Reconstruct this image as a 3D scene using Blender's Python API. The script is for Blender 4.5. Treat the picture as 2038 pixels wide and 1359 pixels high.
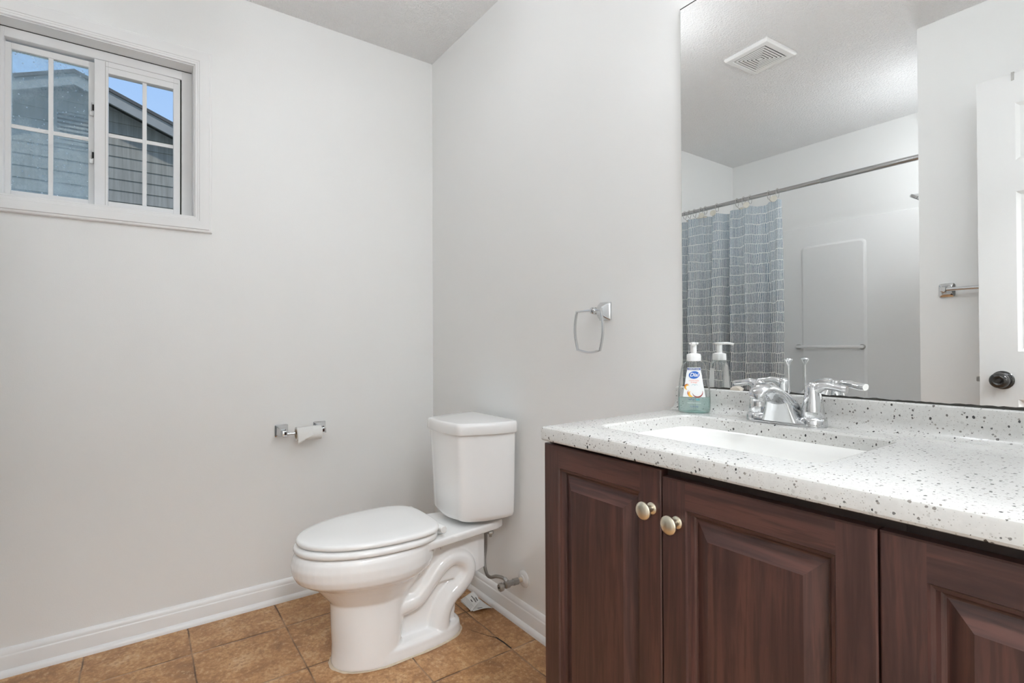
import bpy, bmesh, math, random
from mathutils import Vector, Matrix, Euler

# ------------------------------------------------------------------ clear
for o in list(bpy.data.objects):
    bpy.data.objects.remove(o, do_unlink=True)
SC = bpy.context.scene
COL = SC.collection
random.seed(4)
PI = math.pi

# ------------------------------------------------------------------ camera
F_PX, YAW, PITCH, ROLL = 1035.0116, .9493, .0080, -.0043
CAM = Vector((2.3112, -1.1754, 1.0471))
cd = bpy.data.cameras.new('camera')
cd.sensor_fit = 'HORIZONTAL'; cd.sensor_width = 36.0
cd.lens = F_PX / 2038.0 * 36.0
cd.clip_start = .02; cd.clip_end = 200
cam = bpy.data.objects.new('camera', cd); COL.objects.link(cam)
fw = Vector((-math.sin(YAW) * math.cos(PITCH), math.cos(YAW) * math.cos(PITCH), math.sin(PITCH)))
rt = Vector((math.cos(YAW), math.sin(YAW), 0)); up = rt.cross(fw)
r2 = rt * math.cos(ROLL) + up * math.sin(ROLL); u2 = -rt * math.sin(ROLL) + up * math.cos(ROLL)
cam.matrix_world = Matrix(((r2.x, u2.x, -fw.x, CAM.x), (r2.y, u2.y, -fw.y, CAM.y), (r2.z, u2.z, -fw.z, CAM.z), (0, 0, 0, 1)))
SC.camera = cam

# ------------------------------------------------------------------ colour management, sky, sun
SC.view_settings.view_transform = 'Standard'
SC.view_settings.look = 'None'
SC.view_settings.exposure = 0.0
SC.view_settings.gamma = 1.0
SC.view_settings.use_curve_mapping = False
SC.cycles.max_bounces = 16; SC.cycles.diffuse_bounces = 10; SC.cycles.glossy_bounces = 8; SC.cycles.transparent_max_bounces = 24
SKY_STRENGTH, SUN_STRENGTH = 1.05, 2.1
BULB_E, HALL_FILL_E, CEIL_FILL_E, TUB_FILL_E = 41.0, 170.0, 8.6, 38.0  # hall, ceiling and tub strengths drive lamps added as fill

wd = bpy.data.worlds.new('sky'); SC.world = wd; wd.use_nodes = True
wn = wd.node_tree.nodes; wl = wd.node_tree.links; wn.clear()
wo = wn.new('ShaderNodeOutputWorld'); wb = wn.new('ShaderNodeBackground')
wtc = wn.new('ShaderNodeTexCoord'); wsx = wn.new('ShaderNodeSeparateXYZ'); wr = wn.new('ShaderNodeValToRGB')
wr.color_ramp.elements[0].position = 0.0; wr.color_ramp.elements[0].color = (.62, .80, 1.0, 1)
wr.color_ramp.elements[1].position = .75; wr.color_ramp.elements[1].color = (.16, .38, .90, 1)
wl.new(wtc.outputs['Generated'], wsx.inputs[0]); wl.new(wsx.outputs['Z'], wr.inputs[0])
wl.new(wr.outputs[0], wb.inputs[0]); wb.inputs[1].default_value = SKY_STRENGTH
wl.new(wb.outputs[0], wo.inputs[0])
sd = bpy.data.lights.new('sun', 'SUN'); sd.energy = SUN_STRENGTH; sd.angle = math.radians(3); sd.color = (1, .95, .88)
sun = bpy.data.objects.new('sun', sd); COL.objects.link(sun)
sun.rotation_euler = Vector((-.60, .30, -.72)).to_track_quat('-Z', 'Y').to_euler()

# ------------------------------------------------------------------ materials
class NT:
    def __init__(s, m): s.t = m.node_tree; s.t.nodes.clear()
    def n(s, typ, **kw):
        nd = s.t.nodes.new(typ)
        for k, v in kw.items():
            if k.startswith('i_'):
                key = k[2:].replace('_', ' ')
                try: key = int(key)
                except ValueError: pass
                nd.inputs[key].default_value = v
            else: setattr(nd, k, v)
        return nd
    def l(s, a, b): s.t.links.new(a, b)
    def math(s, op, a, b=None):
        nd = s.t.nodes.new('ShaderNodeMath'); nd.operation = op
        for i, v in enumerate((a, b)):
            if v is None: continue
            if isinstance(v, (int, float)): nd.inputs[i].default_value = v
            else: s.l(v, nd.inputs[i])
        return nd.outputs[0]
    def ramp(s, fac, stops, interp='LINEAR'):
        nd = s.t.nodes.new('ShaderNodeValToRGB'); cr = nd.color_ramp; cr.interpolation = interp
        while len(cr.elements) < len(stops): cr.elements.new(.5)
        for e, (p, c) in zip(cr.elements, stops):
            e.position = p; e.color = (c[0], c[1], c[2], 1) if not isinstance(c, (int, float)) else (c, c, c, 1)
        s.l(fac, nd.inputs[0]); return nd.outputs[0]
    def mix(s, fac, a, b, blend='MIX'):
        nd = s.t.nodes.new('ShaderNodeMix'); nd.data_type = 'RGBA'; nd.blend_type = blend
        for i, v in ((0, fac), (6, a), (7, b)):
            if isinstance(v, (int, float)): nd.inputs[i].default_value = v
            elif isinstance(v, tuple): nd.inputs[i].default_value = (*v, 1)
            else: s.l(v, nd.inputs[i])
        return nd.outputs[2]
    def obj(s, scale=(1, 1, 1), rot=(0, 0, 0)):
        g = s.n('ShaderNodeNewGeometry'); m = s.n('ShaderNodeMapping')
        m.inputs['Scale'].default_value = scale; m.inputs['Rotation'].default_value = rot
        s.l(g.outputs['Position'], m.inputs[0]); return m.outputs[0]
    def noise(s, vec, scale, detail=4, rough=.55, dist=0.0):
        nd = s.n('ShaderNodeTexNoise'); nd.inputs['Scale'].default_value = scale; nd.inputs['Detail'].default_value = detail
        nd.inputs['Roughness'].default_value = rough; nd.inputs['Distortion'].default_value = dist
        s.l(vec, nd.inputs['Vector']); return nd.outputs['Fac']
    def bump(s, h, strength, dist):
        b = s.n('ShaderNodeBump'); b.inputs['Strength'].default_value = strength; b.inputs['Distance'].default_value = dist
        s.l(h, b.inputs['Height']); return b.outputs[0]

M = {}
def newmat(name):
    m = bpy.data.materials.new(name); m.use_nodes = True; M[name] = m; return m, NT(m)

def principled(name, col, rough=.5, metal=0.0, spec=.5, coat=0.0, bump=None, emit=None, var=None):
    m, t = newmat(name)
    out = t.n('ShaderNodeOutputMaterial'); b = t.n('ShaderNodeBsdfPrincipled')
    b.inputs['Base Color'].default_value = (*col, 1); b.inputs['Roughness'].default_value = rough
    b.inputs['Metallic'].default_value = metal; b.inputs['Specular IOR Level'].default_value = spec
    b.inputs['Coat Weight'].default_value = coat; b.inputs['Coat Roughness'].default_value = .05
    v = t.obj()
    if var:                                   # gentle tone variation of the thing's own colour
        f = t.noise(v, var[0]); c = t.mix(f, tuple(x * (1 - var[1]) for x in col), tuple(min(1, x * (1 + var[1])) for x in col))
        t.l(c, b.inputs['Base Color'])
    if bump:
        t.l(t.bump(t.noise(v, bump[0], 3), bump[1], bump[2]), b.inputs['Normal'])
    if emit:
        b.inputs['Emission Color'].default_value = (*emit[0], 1); b.inputs['Emission Strength'].default_value = emit[1]
    t.l(b.outputs[0], out.inputs[0]); return m

principled('wall_paint', (.865, .868, .858), .42, spec=.35, bump=(260, .10, .002), var=(1.3, .012))
principled('trim_paint', (.86, .86, .855), .30, spec=.45, var=(8, .015))
principled('vinyl_white', (.82, .82, .82), .32, var=(20, .02))
principled('porcelain', (.90, .90, .893), .07, spec=.5, coat=.25, var=(5, .006))
principled('seat_plastic', (.90, .90, .89), .16, var=(6, .006))
principled('chrome', (.68, .69, .70), .05, metal=1.0, bump=(30, .02, .001))
principled('brushed_steel', (.50, .50, .50), .25, metal=1.0, bump=(300, .05, .001))
principled('brass_satin', (.78, .72, .58), .30, metal=1.0, var=(60, .05))
principled('braided_steel', (.36, .35, .33), .38, metal=.9, bump=(900, .6, .002))
principled('grey_metal', (.42, .41, .39), .35, metal=.9, var=(90, .12))
principled('black_knob', (.018, .017, .016), .16, spec=.6, var=(40, .2))
principled('dark_recess', (.02, .018, .016), .8, var=(60, .2))
principled('acrylic', (.86, .86, .852), .38, spec=.5, var=(3, .01))
principled('door_paint', (.73, .73, .722), .36, spec=.4, bump=(90, .12, .002), var=(3, .01))
principled('white_plastic', (.84, .84, .83), .25, var=(60, .01))
principled('paper', (.83, .83, .81), .9, bump=(220, .25, .002), var=(60, .02))
principled('print_black', (.035, .035, .035), .8, var=(200, .1))
principled('print_grey', (.30, .29, .29), .8, var=(200, .1))
principled('label_white', (.84, .85, .85), .4, var=(90, .01))
principled('label_navy', (.03, .06, .26), .35, var=(90, .05))
principled('label_blue', (.02, .13, .50), .35, var=(90, .25))
principled('label_orange', (.85, .22, .13), .4, var=(90, .1))
principled('mango', (.92, .45, .06), .45, var=(500, .35))
principled('mango_skin', (.50, .06, .03), .45, var=(300, .3))
principled('coconut_shell', (.28, .035, .02), .5, var=(400, .4))
principled('label_teal', (.10, .42, .50), .4, var=(90, .1))
principled('caulk', (.62, .52, .40), .7, bump=(120, .5, .003), var=(60, .25))
principled('basin_white', (.88, .88, .86), .12, coat=.2, var=(5, .006))
principled('tarnish', (.045, .043, .036), .55, var=(70, .35))
principled('ring_shell', (.70, .68, .60), .45, var=(120, .12))
principled('shingle', (.10, .095, .09), .9, bump=(40, .6, .02), var=(12, .3))
principled('ground_soil', (.16, .17, .10), .95, bump=(6, .5, .05), var=(2, .3))
principled('cabinet_inside', (.030, .018, .014), .6, var=(20, .2))
principled('hall_floor', (.30, .22, .15), .5, var=(3, .2))
principled('vent_dark', (.05, .05, .05), .9, var=(20, .2))
principled('mirror_clip', (.62, .56, .48), .35, var=(50, .1))
principled('bulb_glow', (.9, .9, .9), .4, emit=((.94, .985, 1.045), BULB_E), var=(9, .01))
principled('hall_fill_glow', (.9, .9, .9), .4, emit=((.955, .99, 1.03), HALL_FILL_E), var=(9, .01))  # this and the next two are glows of added fill lamps
principled('tub_fill_glow', (.9, .9, .9), .4, emit=((.955, .99, 1.03), TUB_FILL_E), var=(9, .01))
principled('ceiling_fill_glow', (.9, .9, .9), .4, emit=((.955, .99, 1.03), CEIL_FILL_E), var=(9, .01))

# mirror silver
m, t = newmat('mirror_silver'); out = t.n('ShaderNodeOutputMaterial'); b = t.n('ShaderNodeBsdfPrincipled')
b.inputs['Base Color'].default_value = (.96, .968, .962, 1); b.inputs['Metallic'].default_value = 1; b.inputs['Roughness'].default_value = 0.0
t.l(b.outputs[0], out.inputs[0])
principled('glass_edge', (.70, .74, .70), .1, var=(30, .05))

# ceiling: sprayed knock-down texture
m, t = newmat('ceiling_texture'); out = t.n('ShaderNodeOutputMaterial'); b = t.n('ShaderNodeBsdfPrincipled')
b.inputs['Base Color'].default_value = (.90, .90, .895, 1); b.inputs['Roughness'].default_value = .8; b.inputs['Specular IOR Level'].default_value = .25
v = t.obj(); n1 = t.noise(v, 115, 3, .6); n2 = t.noise(v, 45, 2)
h = t.math('ADD', t.ramp(n1, [(.42, 0.0), (.62, 1.0)]), t.math('MULTIPLY', n2, .5))
t.l(t.bump(h, .7, .005), b.inputs['Normal']); t.l(b.outputs[0], out.inputs[0])

# floor: ceramic tile with thin dark grout
TX0, TPX, TY0, TPY = .223, .3095, -.1300, .29960
m, t = newmat('floor_tile'); out = t.n('ShaderNodeOutputMaterial'); b = t.n('ShaderNodeBsdfPrincipled')
g = t.n('ShaderNodeNewGeometry'); sx = t.n('ShaderNodeSeparateXYZ'); t.l(g.outputs['Position'], sx.inputs[0])
wob = t.math('MULTIPLY', t.math('SUBTRACT', t.noise(t.obj(), 9, 2), .5), .006)
def tile_axis(o, o0, p):
    q = t.math('DIVIDE', t.math('SUBTRACT', t.math('ADD', o, wob), o0), p)
    fr = t.math('FRACT', q); d = t.math('MULTIPLY', t.math('MINIMUM', fr, t.math('SUBTRACT', 1.0, fr)), p)
    return t.math('FLOOR', q), d
ix, dx = tile_axis(sx.outputs[0], TX0, TPX); iy, dy = tile_axis(sx.outputs[1], TY0, TPY)
d = t.math('MINIMUM', dx, dy)
cmb = t.n('ShaderNodeCombineXYZ'); t.l(ix, cmb.inputs[0]); t.l(iy, cmb.inputs[1])
wnz = t.n('ShaderNodeTexWhiteNoise'); wnz.noise_dimensions = '3D'; t.l(cmb.outputs[0], wnz.inputs['Vector'])
offv = t.n('ShaderNodeVectorMath'); offv.operation = 'MULTIPLY_ADD'
t.l(wnz.outputs['Color'], offv.inputs[0]); offv.inputs[1].default_value = (7, 7, 7); t.l(g.outputs['Position'], offv.inputs[2])
na = t.noise(offv.outputs[0], 9, 8, .68, .4); nb = t.noise(offv.outputs[0], 75, 5, .75); nc = t.noise(offv.outputs[0], 4, 3)
c1 = t.ramp(na, [(.34, (.22, .105, .042)), (.455, (.41, .205, .082)), (.55, (.54, .30, .13)), (.66, (.66, .43, .24))])
c2 = t.mix(t.math('MULTIPLY', t.ramp(nb, [(.40, 1.0), (.50, 0.0)]), .8), c1, (.29, .145, .062))
c3 = t.mix(t.math('MULTIPLY', t.ramp(nb, [(.54, 0.0), (.64, 1.0)]), .6), c2, (.72, .53, .34))
c4 = t.mix(t.math('MULTIPLY', nc, .45), c3, (.42, .225, .11))
gm = t.ramp(d, [(.0016, 1.0), (.0034, 0.0)])
gcol = t.mix(t.ramp(t.noise(t.obj(), 7, 2), [(.42, 0.0), (.58, 1.0)]), (.055, .026, .014), (.30, .185, .105))
t.l(t.mix(gm, c4, gcol), b.inputs['Base Color'])
b.inputs['Roughness'].default_value = .42; b.inputs['Specular IOR Level'].default_value = .4
hh = t.math('ADD', t.math('MULTIPLY', t.ramp(d, [(.0015, 0.0), (.0060, 1.0)]), 1.0), t.math('MULTIPLY', na, .35))
t.l(t.bump(hh, .5, .003), b.inputs['Normal']); t.l(b.outputs[0], out.inputs[0])

# speckled solid-surface counter
m, t = newmat('speckled_stone'); out = t.n('ShaderNodeOutputMaterial'); b = t.n('ShaderNodeBsdfPrincipled')
def speck(scale, keep, size, off, stretch=(1, 1, 1)):
    mp = t.n('ShaderNodeMapping'); gg = t.n('ShaderNodeNewGeometry'); t.l(gg.outputs['Position'], mp.inputs[0])
    mp.inputs['Location'].default_value = off; mp.inputs['Rotation'].default_value = (.4, .7, .3); mp.inputs['Scale'].default_value = stretch
    vo = t.n('ShaderNodeTexVoronoi'); vo.inputs['Scale'].default_value = scale; vo.inputs['Randomness'].default_value = 1.0
    t.l(mp.outputs[0], vo.inputs['Vector']); sp = t.n('ShaderNodeSeparateColor'); t.l(vo.outputs['Color'], sp.inputs[0])
    pick = t.math('LESS_THAN', sp.outputs[0], keep)
    sz = t.math('MULTIPLY', t.math('ADD', t.math('MULTIPLY', sp.outputs[1], .8), .35), size)
    wbb = t.math('MULTIPLY', t.math('SUBTRACT', t.noise(mp.outputs[0], scale * 3, 2), .5), size * 1.0)
    ins = t.math('LESS_THAN', t.math('ADD', vo.outputs['Distance'], wbb), sz)
    return t.math('MULTIPLY', pick, ins), sp.outputs[2]
base = t.mix(t.noise(t.obj(), 160, 4), (.565, .562, .543), (.69, .686, .665))
s0, k0 = speck(360, .55, .30, (5, 1, 2)); s1, k1 = speck(190, .30, .33, (0, 0, 0), (1, 1.3, 1)); s2, k2 = speck(105, .20, .28, (3, 7, 1), (1.4, 1, 1)); s3, k3 = speck(150, .12, .36, (9, 2, 4))
base = t.mix(t.math('MULTIPLY', s0, .55), base, (.30, .28, .25))
base = t.mix(t.math('MULTIPLY', s3, .45), base, (.42, .41, .39))
base = t.mix(t.math('MULTIPLY', s1, .85), base, t.ramp(k1, [(.0, (.05, .05, .05)), (1.0, (.28, .25, .22))]))
base = t.mix(t.math('MULTIPLY', s2, .95), base, t.ramp(k2, [(.5, (.015, .015, .017)), (1.0, (.12, .11, .10))]))
t.l(base, b.inputs['Base Color']); b.inputs['Roughness'].default_value = .16; b.inputs['Specular IOR Level'].default_value = .5
t.l(b.outputs[0], out.inputs[0])

# stained wood, grain up the z axis or along x
def wood(name, scale):
    m, t = newmat(name); out = t.n('ShaderNodeOutputMaterial'); b = t.n('ShaderNodeBsdfPrincipled')
    v = t.obj(scale); a = t.noise(v, 1.0, 6, .62, 1.3)
    v2 = t.obj(tuple(s * 4.5 for s in scale)); f = t.noise(v2, 1.0, 3, .6)
    c = t.ramp(a, [(.34, (.028, .0130, .0118)), (.48, (.058, .0265, .0225)), (.62, (.100, .042, .032))])
    c = t.mix(t.math('MULTIPLY', t.ramp(f, [(.40, 1.0), (.50, 0.0)]), .65), c, (.030, .0135, .012))
    c = t.mix(t.math('MULTIPLY', t.noise(t.obj(), 5, 2), .35), c, (.105, .049, .040))
    t.l(c, b.inputs['Base Color']); b.inputs['Roughness'].default_value = .36; b.inputs['Specular IOR Level'].default_value = .5
    t.l(t.bump(f, .12, .001), b.inputs['Normal']); t.l(b.outputs[0], out.inputs[0])
wood('wood_upright', (26, 26, 1.6)); wood('wood_level', (1.6, 26, 26))

# printed shower-curtain cloth (u = metres along the cloth, v = height)
m, t = newmat('curtain_print'); out = t.n('ShaderNodeOutputMaterial'); b = t.n('ShaderNodeBsdfPrincipled')
uv = t.n('ShaderNodeUVMap'); nz = t.n('ShaderNodeTexNoise'); nz.inputs['Scale'].default_value = 9; nz.inputs['Detail'].default_value = 2
t.l(uv.outputs[0], nz.inputs['Vector'])
va = t.n('ShaderNodeVectorMath'); va.operation = 'MULTIPLY_ADD'; va.inputs[1].default_value = (.010, .034, 0)
t.l(nz.outputs['Color'], va.inputs[0]); t.l(uv.outputs[0], va.inputs[2])
nz2 = t.n('ShaderNodeTexNoise'); nz2.inputs['Scale'].default_value = 140; nz2.inputs['Detail'].default_value = 3; t.l(uv.outputs[0], nz2.inputs['Vector'])
vb = t.n('ShaderNodeVectorMath'); vb.operation = 'MULTIPLY_ADD'; vb.inputs[1].default_value = (.0045, .0045, 0)
t.l(nz2.outputs['Color'], vb.inputs[0]); t.l(va.outputs[0], vb.inputs[2])
br = t.n('ShaderNodeTexBrick'); br.inputs['Scale'].default_value = 1.0; br.inputs['Brick Width'].default_value = .0094; br.inputs['Row Height'].default_value = .0600
br.inputs['Mortar Size'].default_value = .0022; br.inputs['Mortar Smooth'].default_value = .25; br.offset = .37
br.inputs['Color1'].default_value = (.155, .225, .285, 1); br.inputs['Color2'].default_value = (.27, .345, .40, 1); br.inputs['Mortar'].default_value = (.86, .87, .87, 1)
t.l(vb.outputs[0], br.inputs['Vector'])
mp = t.n('ShaderNodeMapping'); mp.inputs['Scale'].default_value = (420, 60, 1); t.l(uv.outputs[0], mp.inputs[0])
dr = t.noise(mp.outputs[0], 1.0, 3, .7)
sz_ = t.n('ShaderNodeSeparateXYZ'); t.l(uv.outputs[0], sz_.inputs[0])
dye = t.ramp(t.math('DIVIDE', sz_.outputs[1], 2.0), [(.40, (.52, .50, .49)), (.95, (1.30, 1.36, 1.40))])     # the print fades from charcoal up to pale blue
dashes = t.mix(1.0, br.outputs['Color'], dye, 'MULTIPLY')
dashes = t.mix(br.outputs['Fac'], dashes, (.88, .89, .89))
tint = t.mix(t.math('MULTIPLY', t.ramp(dr, [(.50, 0.0), (.70, 1.0)]), .25), dashes, (.62, .66, .68))
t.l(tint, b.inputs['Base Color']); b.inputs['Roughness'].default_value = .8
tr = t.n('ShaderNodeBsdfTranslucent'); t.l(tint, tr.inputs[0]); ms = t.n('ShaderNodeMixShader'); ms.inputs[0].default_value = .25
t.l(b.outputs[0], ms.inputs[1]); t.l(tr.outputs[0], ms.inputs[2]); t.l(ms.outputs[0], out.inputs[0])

# clear panes / plastic: see-through with a fresnel sheen
def clear(name, tint, ior=1.45, gl=1.0, fog=None, milk=None):
    m, t = newmat(name); out = t.n('ShaderNodeOutputMaterial')
    tp = t.n('ShaderNodeBsdfTransparent'); tp.inputs[0].default_value = (*tint, 1)
    gs = t.n('ShaderNodeBsdfGlossy'); gs.inputs['Roughness'].default_value = .02
    fr = t.n('ShaderNodeFresnel'); fr.inputs[0].default_value = ior
    ms = t.n('ShaderNodeMixShader'); t.l(t.math('MULTIPLY', fr.outputs[0], gl), ms.inputs[0])
    t.l(tp.outputs[0], ms.inputs[1]); t.l(gs.outputs[0], ms.inputs[2]); last = ms.outputs[0]
    if milk:                                  # cloudy liquid scatters a little light of its own
        mk = t.n('ShaderNodeBsdfTranslucent'); mk.inputs[0].default_value = (*milk[1], 1); mw = t.n('ShaderNodeBsdfDiffuse'); mw.inputs[0].default_value = (*milk[1], 1)
        ma = t.n('ShaderNodeMixShader'); ma.inputs[0].default_value = .5; t.l(mk.outputs[0], ma.inputs[1]); t.l(mw.outputs[0], ma.inputs[2])
        mm = t.n('ShaderNodeMixShader'); mm.inputs[0].default_value = milk[0]; t.l(last, mm.inputs[1]); t.l(ma.outputs[0], mm.inputs[2]); last = mm.outputs[0]
    if fog:
        v = t.obj(); n = t.noise(v, 9, 4, .6); n2 = t.noise(v, 220, 2)
        vo = t.n('ShaderNodeTexVoronoi'); vo.inputs['Scale'].default_value = 58; t.l(v, vo.inputs['Vector'])
        sp = t.n('ShaderNodeSeparateColor'); t.l(vo.outputs['Color'], sp.inputs[0])
        drop = t.math('MULTIPLY', t.math('LESS_THAN', vo.outputs['Distance'], .13), t.math('LESS_THAN', sp.outputs[0], .40))
        sxx = t.n('ShaderNodeSeparateXYZ'); gg = t.n('ShaderNodeNewGeometry'); t.l(gg.outputs['Position'], sxx.inputs[0])
        film = t.math('ADD', t.math('MULTIPLY', t.ramp(n, [(.35, .0), (.7, 1.0)]), .22), t.math('MULTIPLY', n2, .12))
        film = t.math('ADD', film, .10)
        df = t.n('ShaderNodeBsdfTranslucent'); df.inputs[0].default_value = (.92, 1.0, .95, 1)
        wh = t.n('ShaderNodeBsdfDiffuse'); wh.inputs[0].default_value = (.9, .93, .93, 1)
        tl = t.n('ShaderNodeMixShader'); tl.inputs[0].default_value = .25; t.l(df.outputs[0], tl.inputs[1]); t.l(wh.outputs[0], tl.inputs[2])
        m2 = t.n('ShaderNodeMixShader'); t.l(t.math('MINIMUM', film, 1.0), m2.inputs[0])
        t.l(last, m2.inputs[1]); t.l(tl.outputs[0], m2.inputs[2]); last = m2.outputs[0]
        wd2 = t.n('ShaderNodeBsdfTranslucent'); wd2.inputs[0].default_value = (1, 1, 1, 1); ad = t.n('ShaderNodeAddShader'); t.l(wd2.outputs[0], ad.inputs[0]); t.l(wh.outputs[0], ad.inputs[1])
        hi = t.math('MULTIPLY', t.ramp(sxx.outputs[2], [(.0, 0.0), (1.0, 1.0)]), .8)
        m3 = t.n('ShaderNodeMixShader'); t.l(t.math('MULTIPLY', drop, hi), m3.inputs[0]); t.l(last, m3.inputs[1]); t.l(wd2.outputs[0], m3.inputs[2]); last = m3.outputs[0]
    t.l(last, out.inputs[0])
clear('window_glass', (.97, .985, .98), 1.2, .8)
clear('wet_glass', (.92, .975, .975), 1.2, .8, fog=True)
clear('bottle_clear', (.988, .992, .992), 1.35, .8)
clear('soap_teal', (.93, .985, .975), 1.2, .4, milk=(.26, (.78, .95, .92)))

# neighbour's weathered board siding
m, t = newmat('siding_boards'); out = t.n('ShaderNodeOutputMaterial'); b = t.n('ShaderNodeBsdfPrincipled')
v = t.obj((1, 34, 1.6)); a = t.noise(v, 1.0, 4, .6); v2 = t.obj(); a2 = t.noise(v2, 1.2, 3)
c = t.ramp(a, [(.35, (.22, .208, .182)), (.65, (.34, .322, .285))]); c = t.mix(t.math('MULTIPLY', a2, .4), c, (.33, .32, .29))
t.l(c, b.inputs['Base Color']); b.inputs['Roughness'].default_value = .85; t.l(t.bump(a, .3, .004), b.inputs['Normal']); t.l(b.outputs[0], out.inputs[0])
principled('fascia_board', (.30, .295, .28), .8, bump=(60, .3, .004), var=(9, .18))

# ------------------------------------------------------------------ mesh helpers
class MB:
    def __init__(s): s.b = bmesh.new()
    def face(s, pts, mi=0):
        f = s.b.faces.new([s.b.verts.new(p) for p in pts]); f.material_index = mi; return f
    def box(s, x0, x1, y0, y1, z0, z1, bev=0.0, seg=2, mi=0):
        vs = [s.b.verts.new(p) for p in ((x0, y0, z0), (x1, y0, z0), (x1, y1, z0), (x0, y1, z0), (x0, y0, z1), (x1, y0, z1), (x1, y1, z1), (x0, y1, z1))]
        fs = [s.b.faces.new([vs[i] for i in q]) for q in ((3, 2, 1, 0), (4, 5, 6, 7), (0, 1, 5, 4), (1, 2, 6, 5), (2, 3, 7, 6), (3, 0, 4, 7))]
        for f in fs: f.material_index = mi
        if bev > 0:
            es = list({e for f in fs for e in f.edges})
            r = bmesh.ops.bevel(s.b, geom=es, offset=bev, segments=seg, profile=.5, affect='EDGES')
            for f in r['faces']: f.material_index = mi
        return s
    def rings(s, rings, close=True, cap0=True, cap1=True, mi=0):
        """loft closed rings of equal point count"""
        R = [[s.b.verts.new(p) for p in r] for r in rings]
        for a, c in zip(R, R[1:]):
            n = len(a)
            for i in range(n if close else n - 1):
                j = (i + 1) % n
                f = s.b.faces.new((a[i], a[j], c[j], c[i])); f.material_index = mi
        if cap0: f = s.b.faces.new(list(reversed(R[0]))); f.material_index = mi
        if cap1: f = s.b.faces.new(R[-1]); f.material_index = mi
        return R
    def lathe(s, prof, org, axis=(0, 0, 1), seg=32, sx=1.0, mi=0, cap0=True, cap1=True):
        """prof: (radius, distance along axis)"""
        ax = Vector(axis).normalized(); q = ax.to_track_quat('Z', 'Y').to_matrix(); o = Vector(org)
        rs = []
        for r, h in prof:
            rs.append([o + q @ Vector((r * sx * math.cos(2 * PI * k / seg), r * math.sin(2 * PI * k / seg), h)) for k in range(seg)])
        s.rings(rs, True, cap0, cap1, mi); return s
    def tube(s, pts, rad, seg=14, flat=None, mi=0, smooth=0):
        pts = [Vector(p) for p in pts]
        if smooth: pts = catmull(pts, smooth)
        n = len(pts)
        if isinstance(rad, (int, float)): rad = [rad] * n
        elif len(rad) != n: rad = resample(rad, n)
        if flat is None: fl = [1.0] * n
        else: fl = resample(flat, n) if len(flat) != n else flat
        tang = [(pts[min(i + 1, n - 1)] - pts[max(i - 1, 0)]).normalized() for i in range(n)]
        ref = Vector((0, 0, 1)) if abs(tang[0].z) < .9 else Vector((1, 0, 0))
        nrm = (ref - tang[0] * ref.dot(tang[0])).normalized(); rs = []
        for i in range(n):
            nrm = (nrm - tang[i] * nrm.dot(tang[i])).normalized(); bi = tang[i].cross(nrm)
            rs.append([pts[i] + bi * (rad[i] * math.cos(2 * PI * k / seg)) + nrm * (rad[i] * fl[i] * math.sin(2 * PI * k / seg)) for k in range(seg)])
        s.rings(rs, mi=mi); return s
    def prism(s, poly, axis, a0, a1, mi=0):
        """poly in the two other axes (in xyz order), extruded along axis"""
        def P(p, a):
            return {'x': (a, p[0], p[1]), 'y': (p[0], a, p[1]), 'z': (p[0], p[1], a)}[axis]
        s.rings([[P(p, a0) for p in poly], [P(p, a1) for p in poly]], mi=mi); return s

def resample(vals, n):
    out = []
    for i in range(n):
        u = i / (n - 1) * (len(vals) - 1); k = min(int(u), len(vals) - 2); f = u - k
        out.append(vals[k] * (1 - f) + vals[k + 1] * f)
    return out
def catmull(P, k):
    out = []
    for i in range(len(P) - 1):
        p0 = P[max(i - 1, 0)]; p1 = P[i]; p2 = P[i + 1]; p3 = P[min(i + 2, len(P) - 1)]
        for j in range(k):
            t = j / k
            out.append(.5 * ((2 * p1) + (p2 - p0) * t + (2 * p0 - 5 * p1 + 4 * p2 - p3) * t * t + (3 * p1 - p0 - 3 * p2 + p3) * t ** 3))
    out.append(P[-1]); return out

def worldloc(o):
    v = Vector(o.location)
    while o.parent: o = o.parent; v += o.location
    return v
def build(mb, name, mats, parent=None, origin=None, angle=40, label=None, cat=None, group=None, kind=None):
    bm = mb.b if isinstance(mb, MB) else mb
    bmesh.ops.recalc_face_normals(bm, faces=bm.faces)
    me = bpy.data.meshes.new(name)
    o = bpy.data.objects.new(name, me); COL.objects.link(o)
    if parent: o.parent = parent; org = worldloc(parent)
    else:
        org = Vector(origin) if origin else Vector((0, 0, 0)); o.location = org
    bmesh.ops.translate(bm, verts=bm.verts, vec=-org)
    bm.to_mesh(me); bm.free()
    for mm in ([mats] if isinstance(mats, str) else mats): me.materials.append(M[mm])
    me.polygons.foreach_set('use_smooth', [True] * len(me.polygons))
    me.set_sharp_from_angle(angle=math.radians(angle)); me.update()
    tag(o, label, cat, group, kind); return o
def tag(o, label=None, cat=None, group=None, kind=None):
    if label: o['label'] = label
    if cat: o['category'] = cat
    if group: o['group'] = group
    if kind: o['kind'] = kind
def thing(name, loc, label, cat, group=None, kind=None):
    o = bpy.data.objects.new(name, None); COL.objects.link(o); o.location = loc; o.empty_display_size = .05
    tag(o, label, cat, group, kind); return o
def struct(mb, name, mat, label=None, cat=None, angle=30, parent=None):
    return build(mb, name, mat, parent=parent, angle=angle, label=label, cat=cat, kind='structure' if parent is None else None)
def rrect(cx, cy, hx, hy, r, n=8):
    pts = []
    for (sx, sy, a0) in ((1, 1, 0), (-1, 1, 90), (-1, -1, 180), (1, -1, 270)):
        for k in range(n + 1):
            a = math.radians(a0 + 90 * k / n)
            pts.append((cx + sx * (hx - r) + r * math.cos(a), cy + sy * (hy - r) + r * math.sin(a)))
    return pts
def solid(parent_pts, depth): pass

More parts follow.
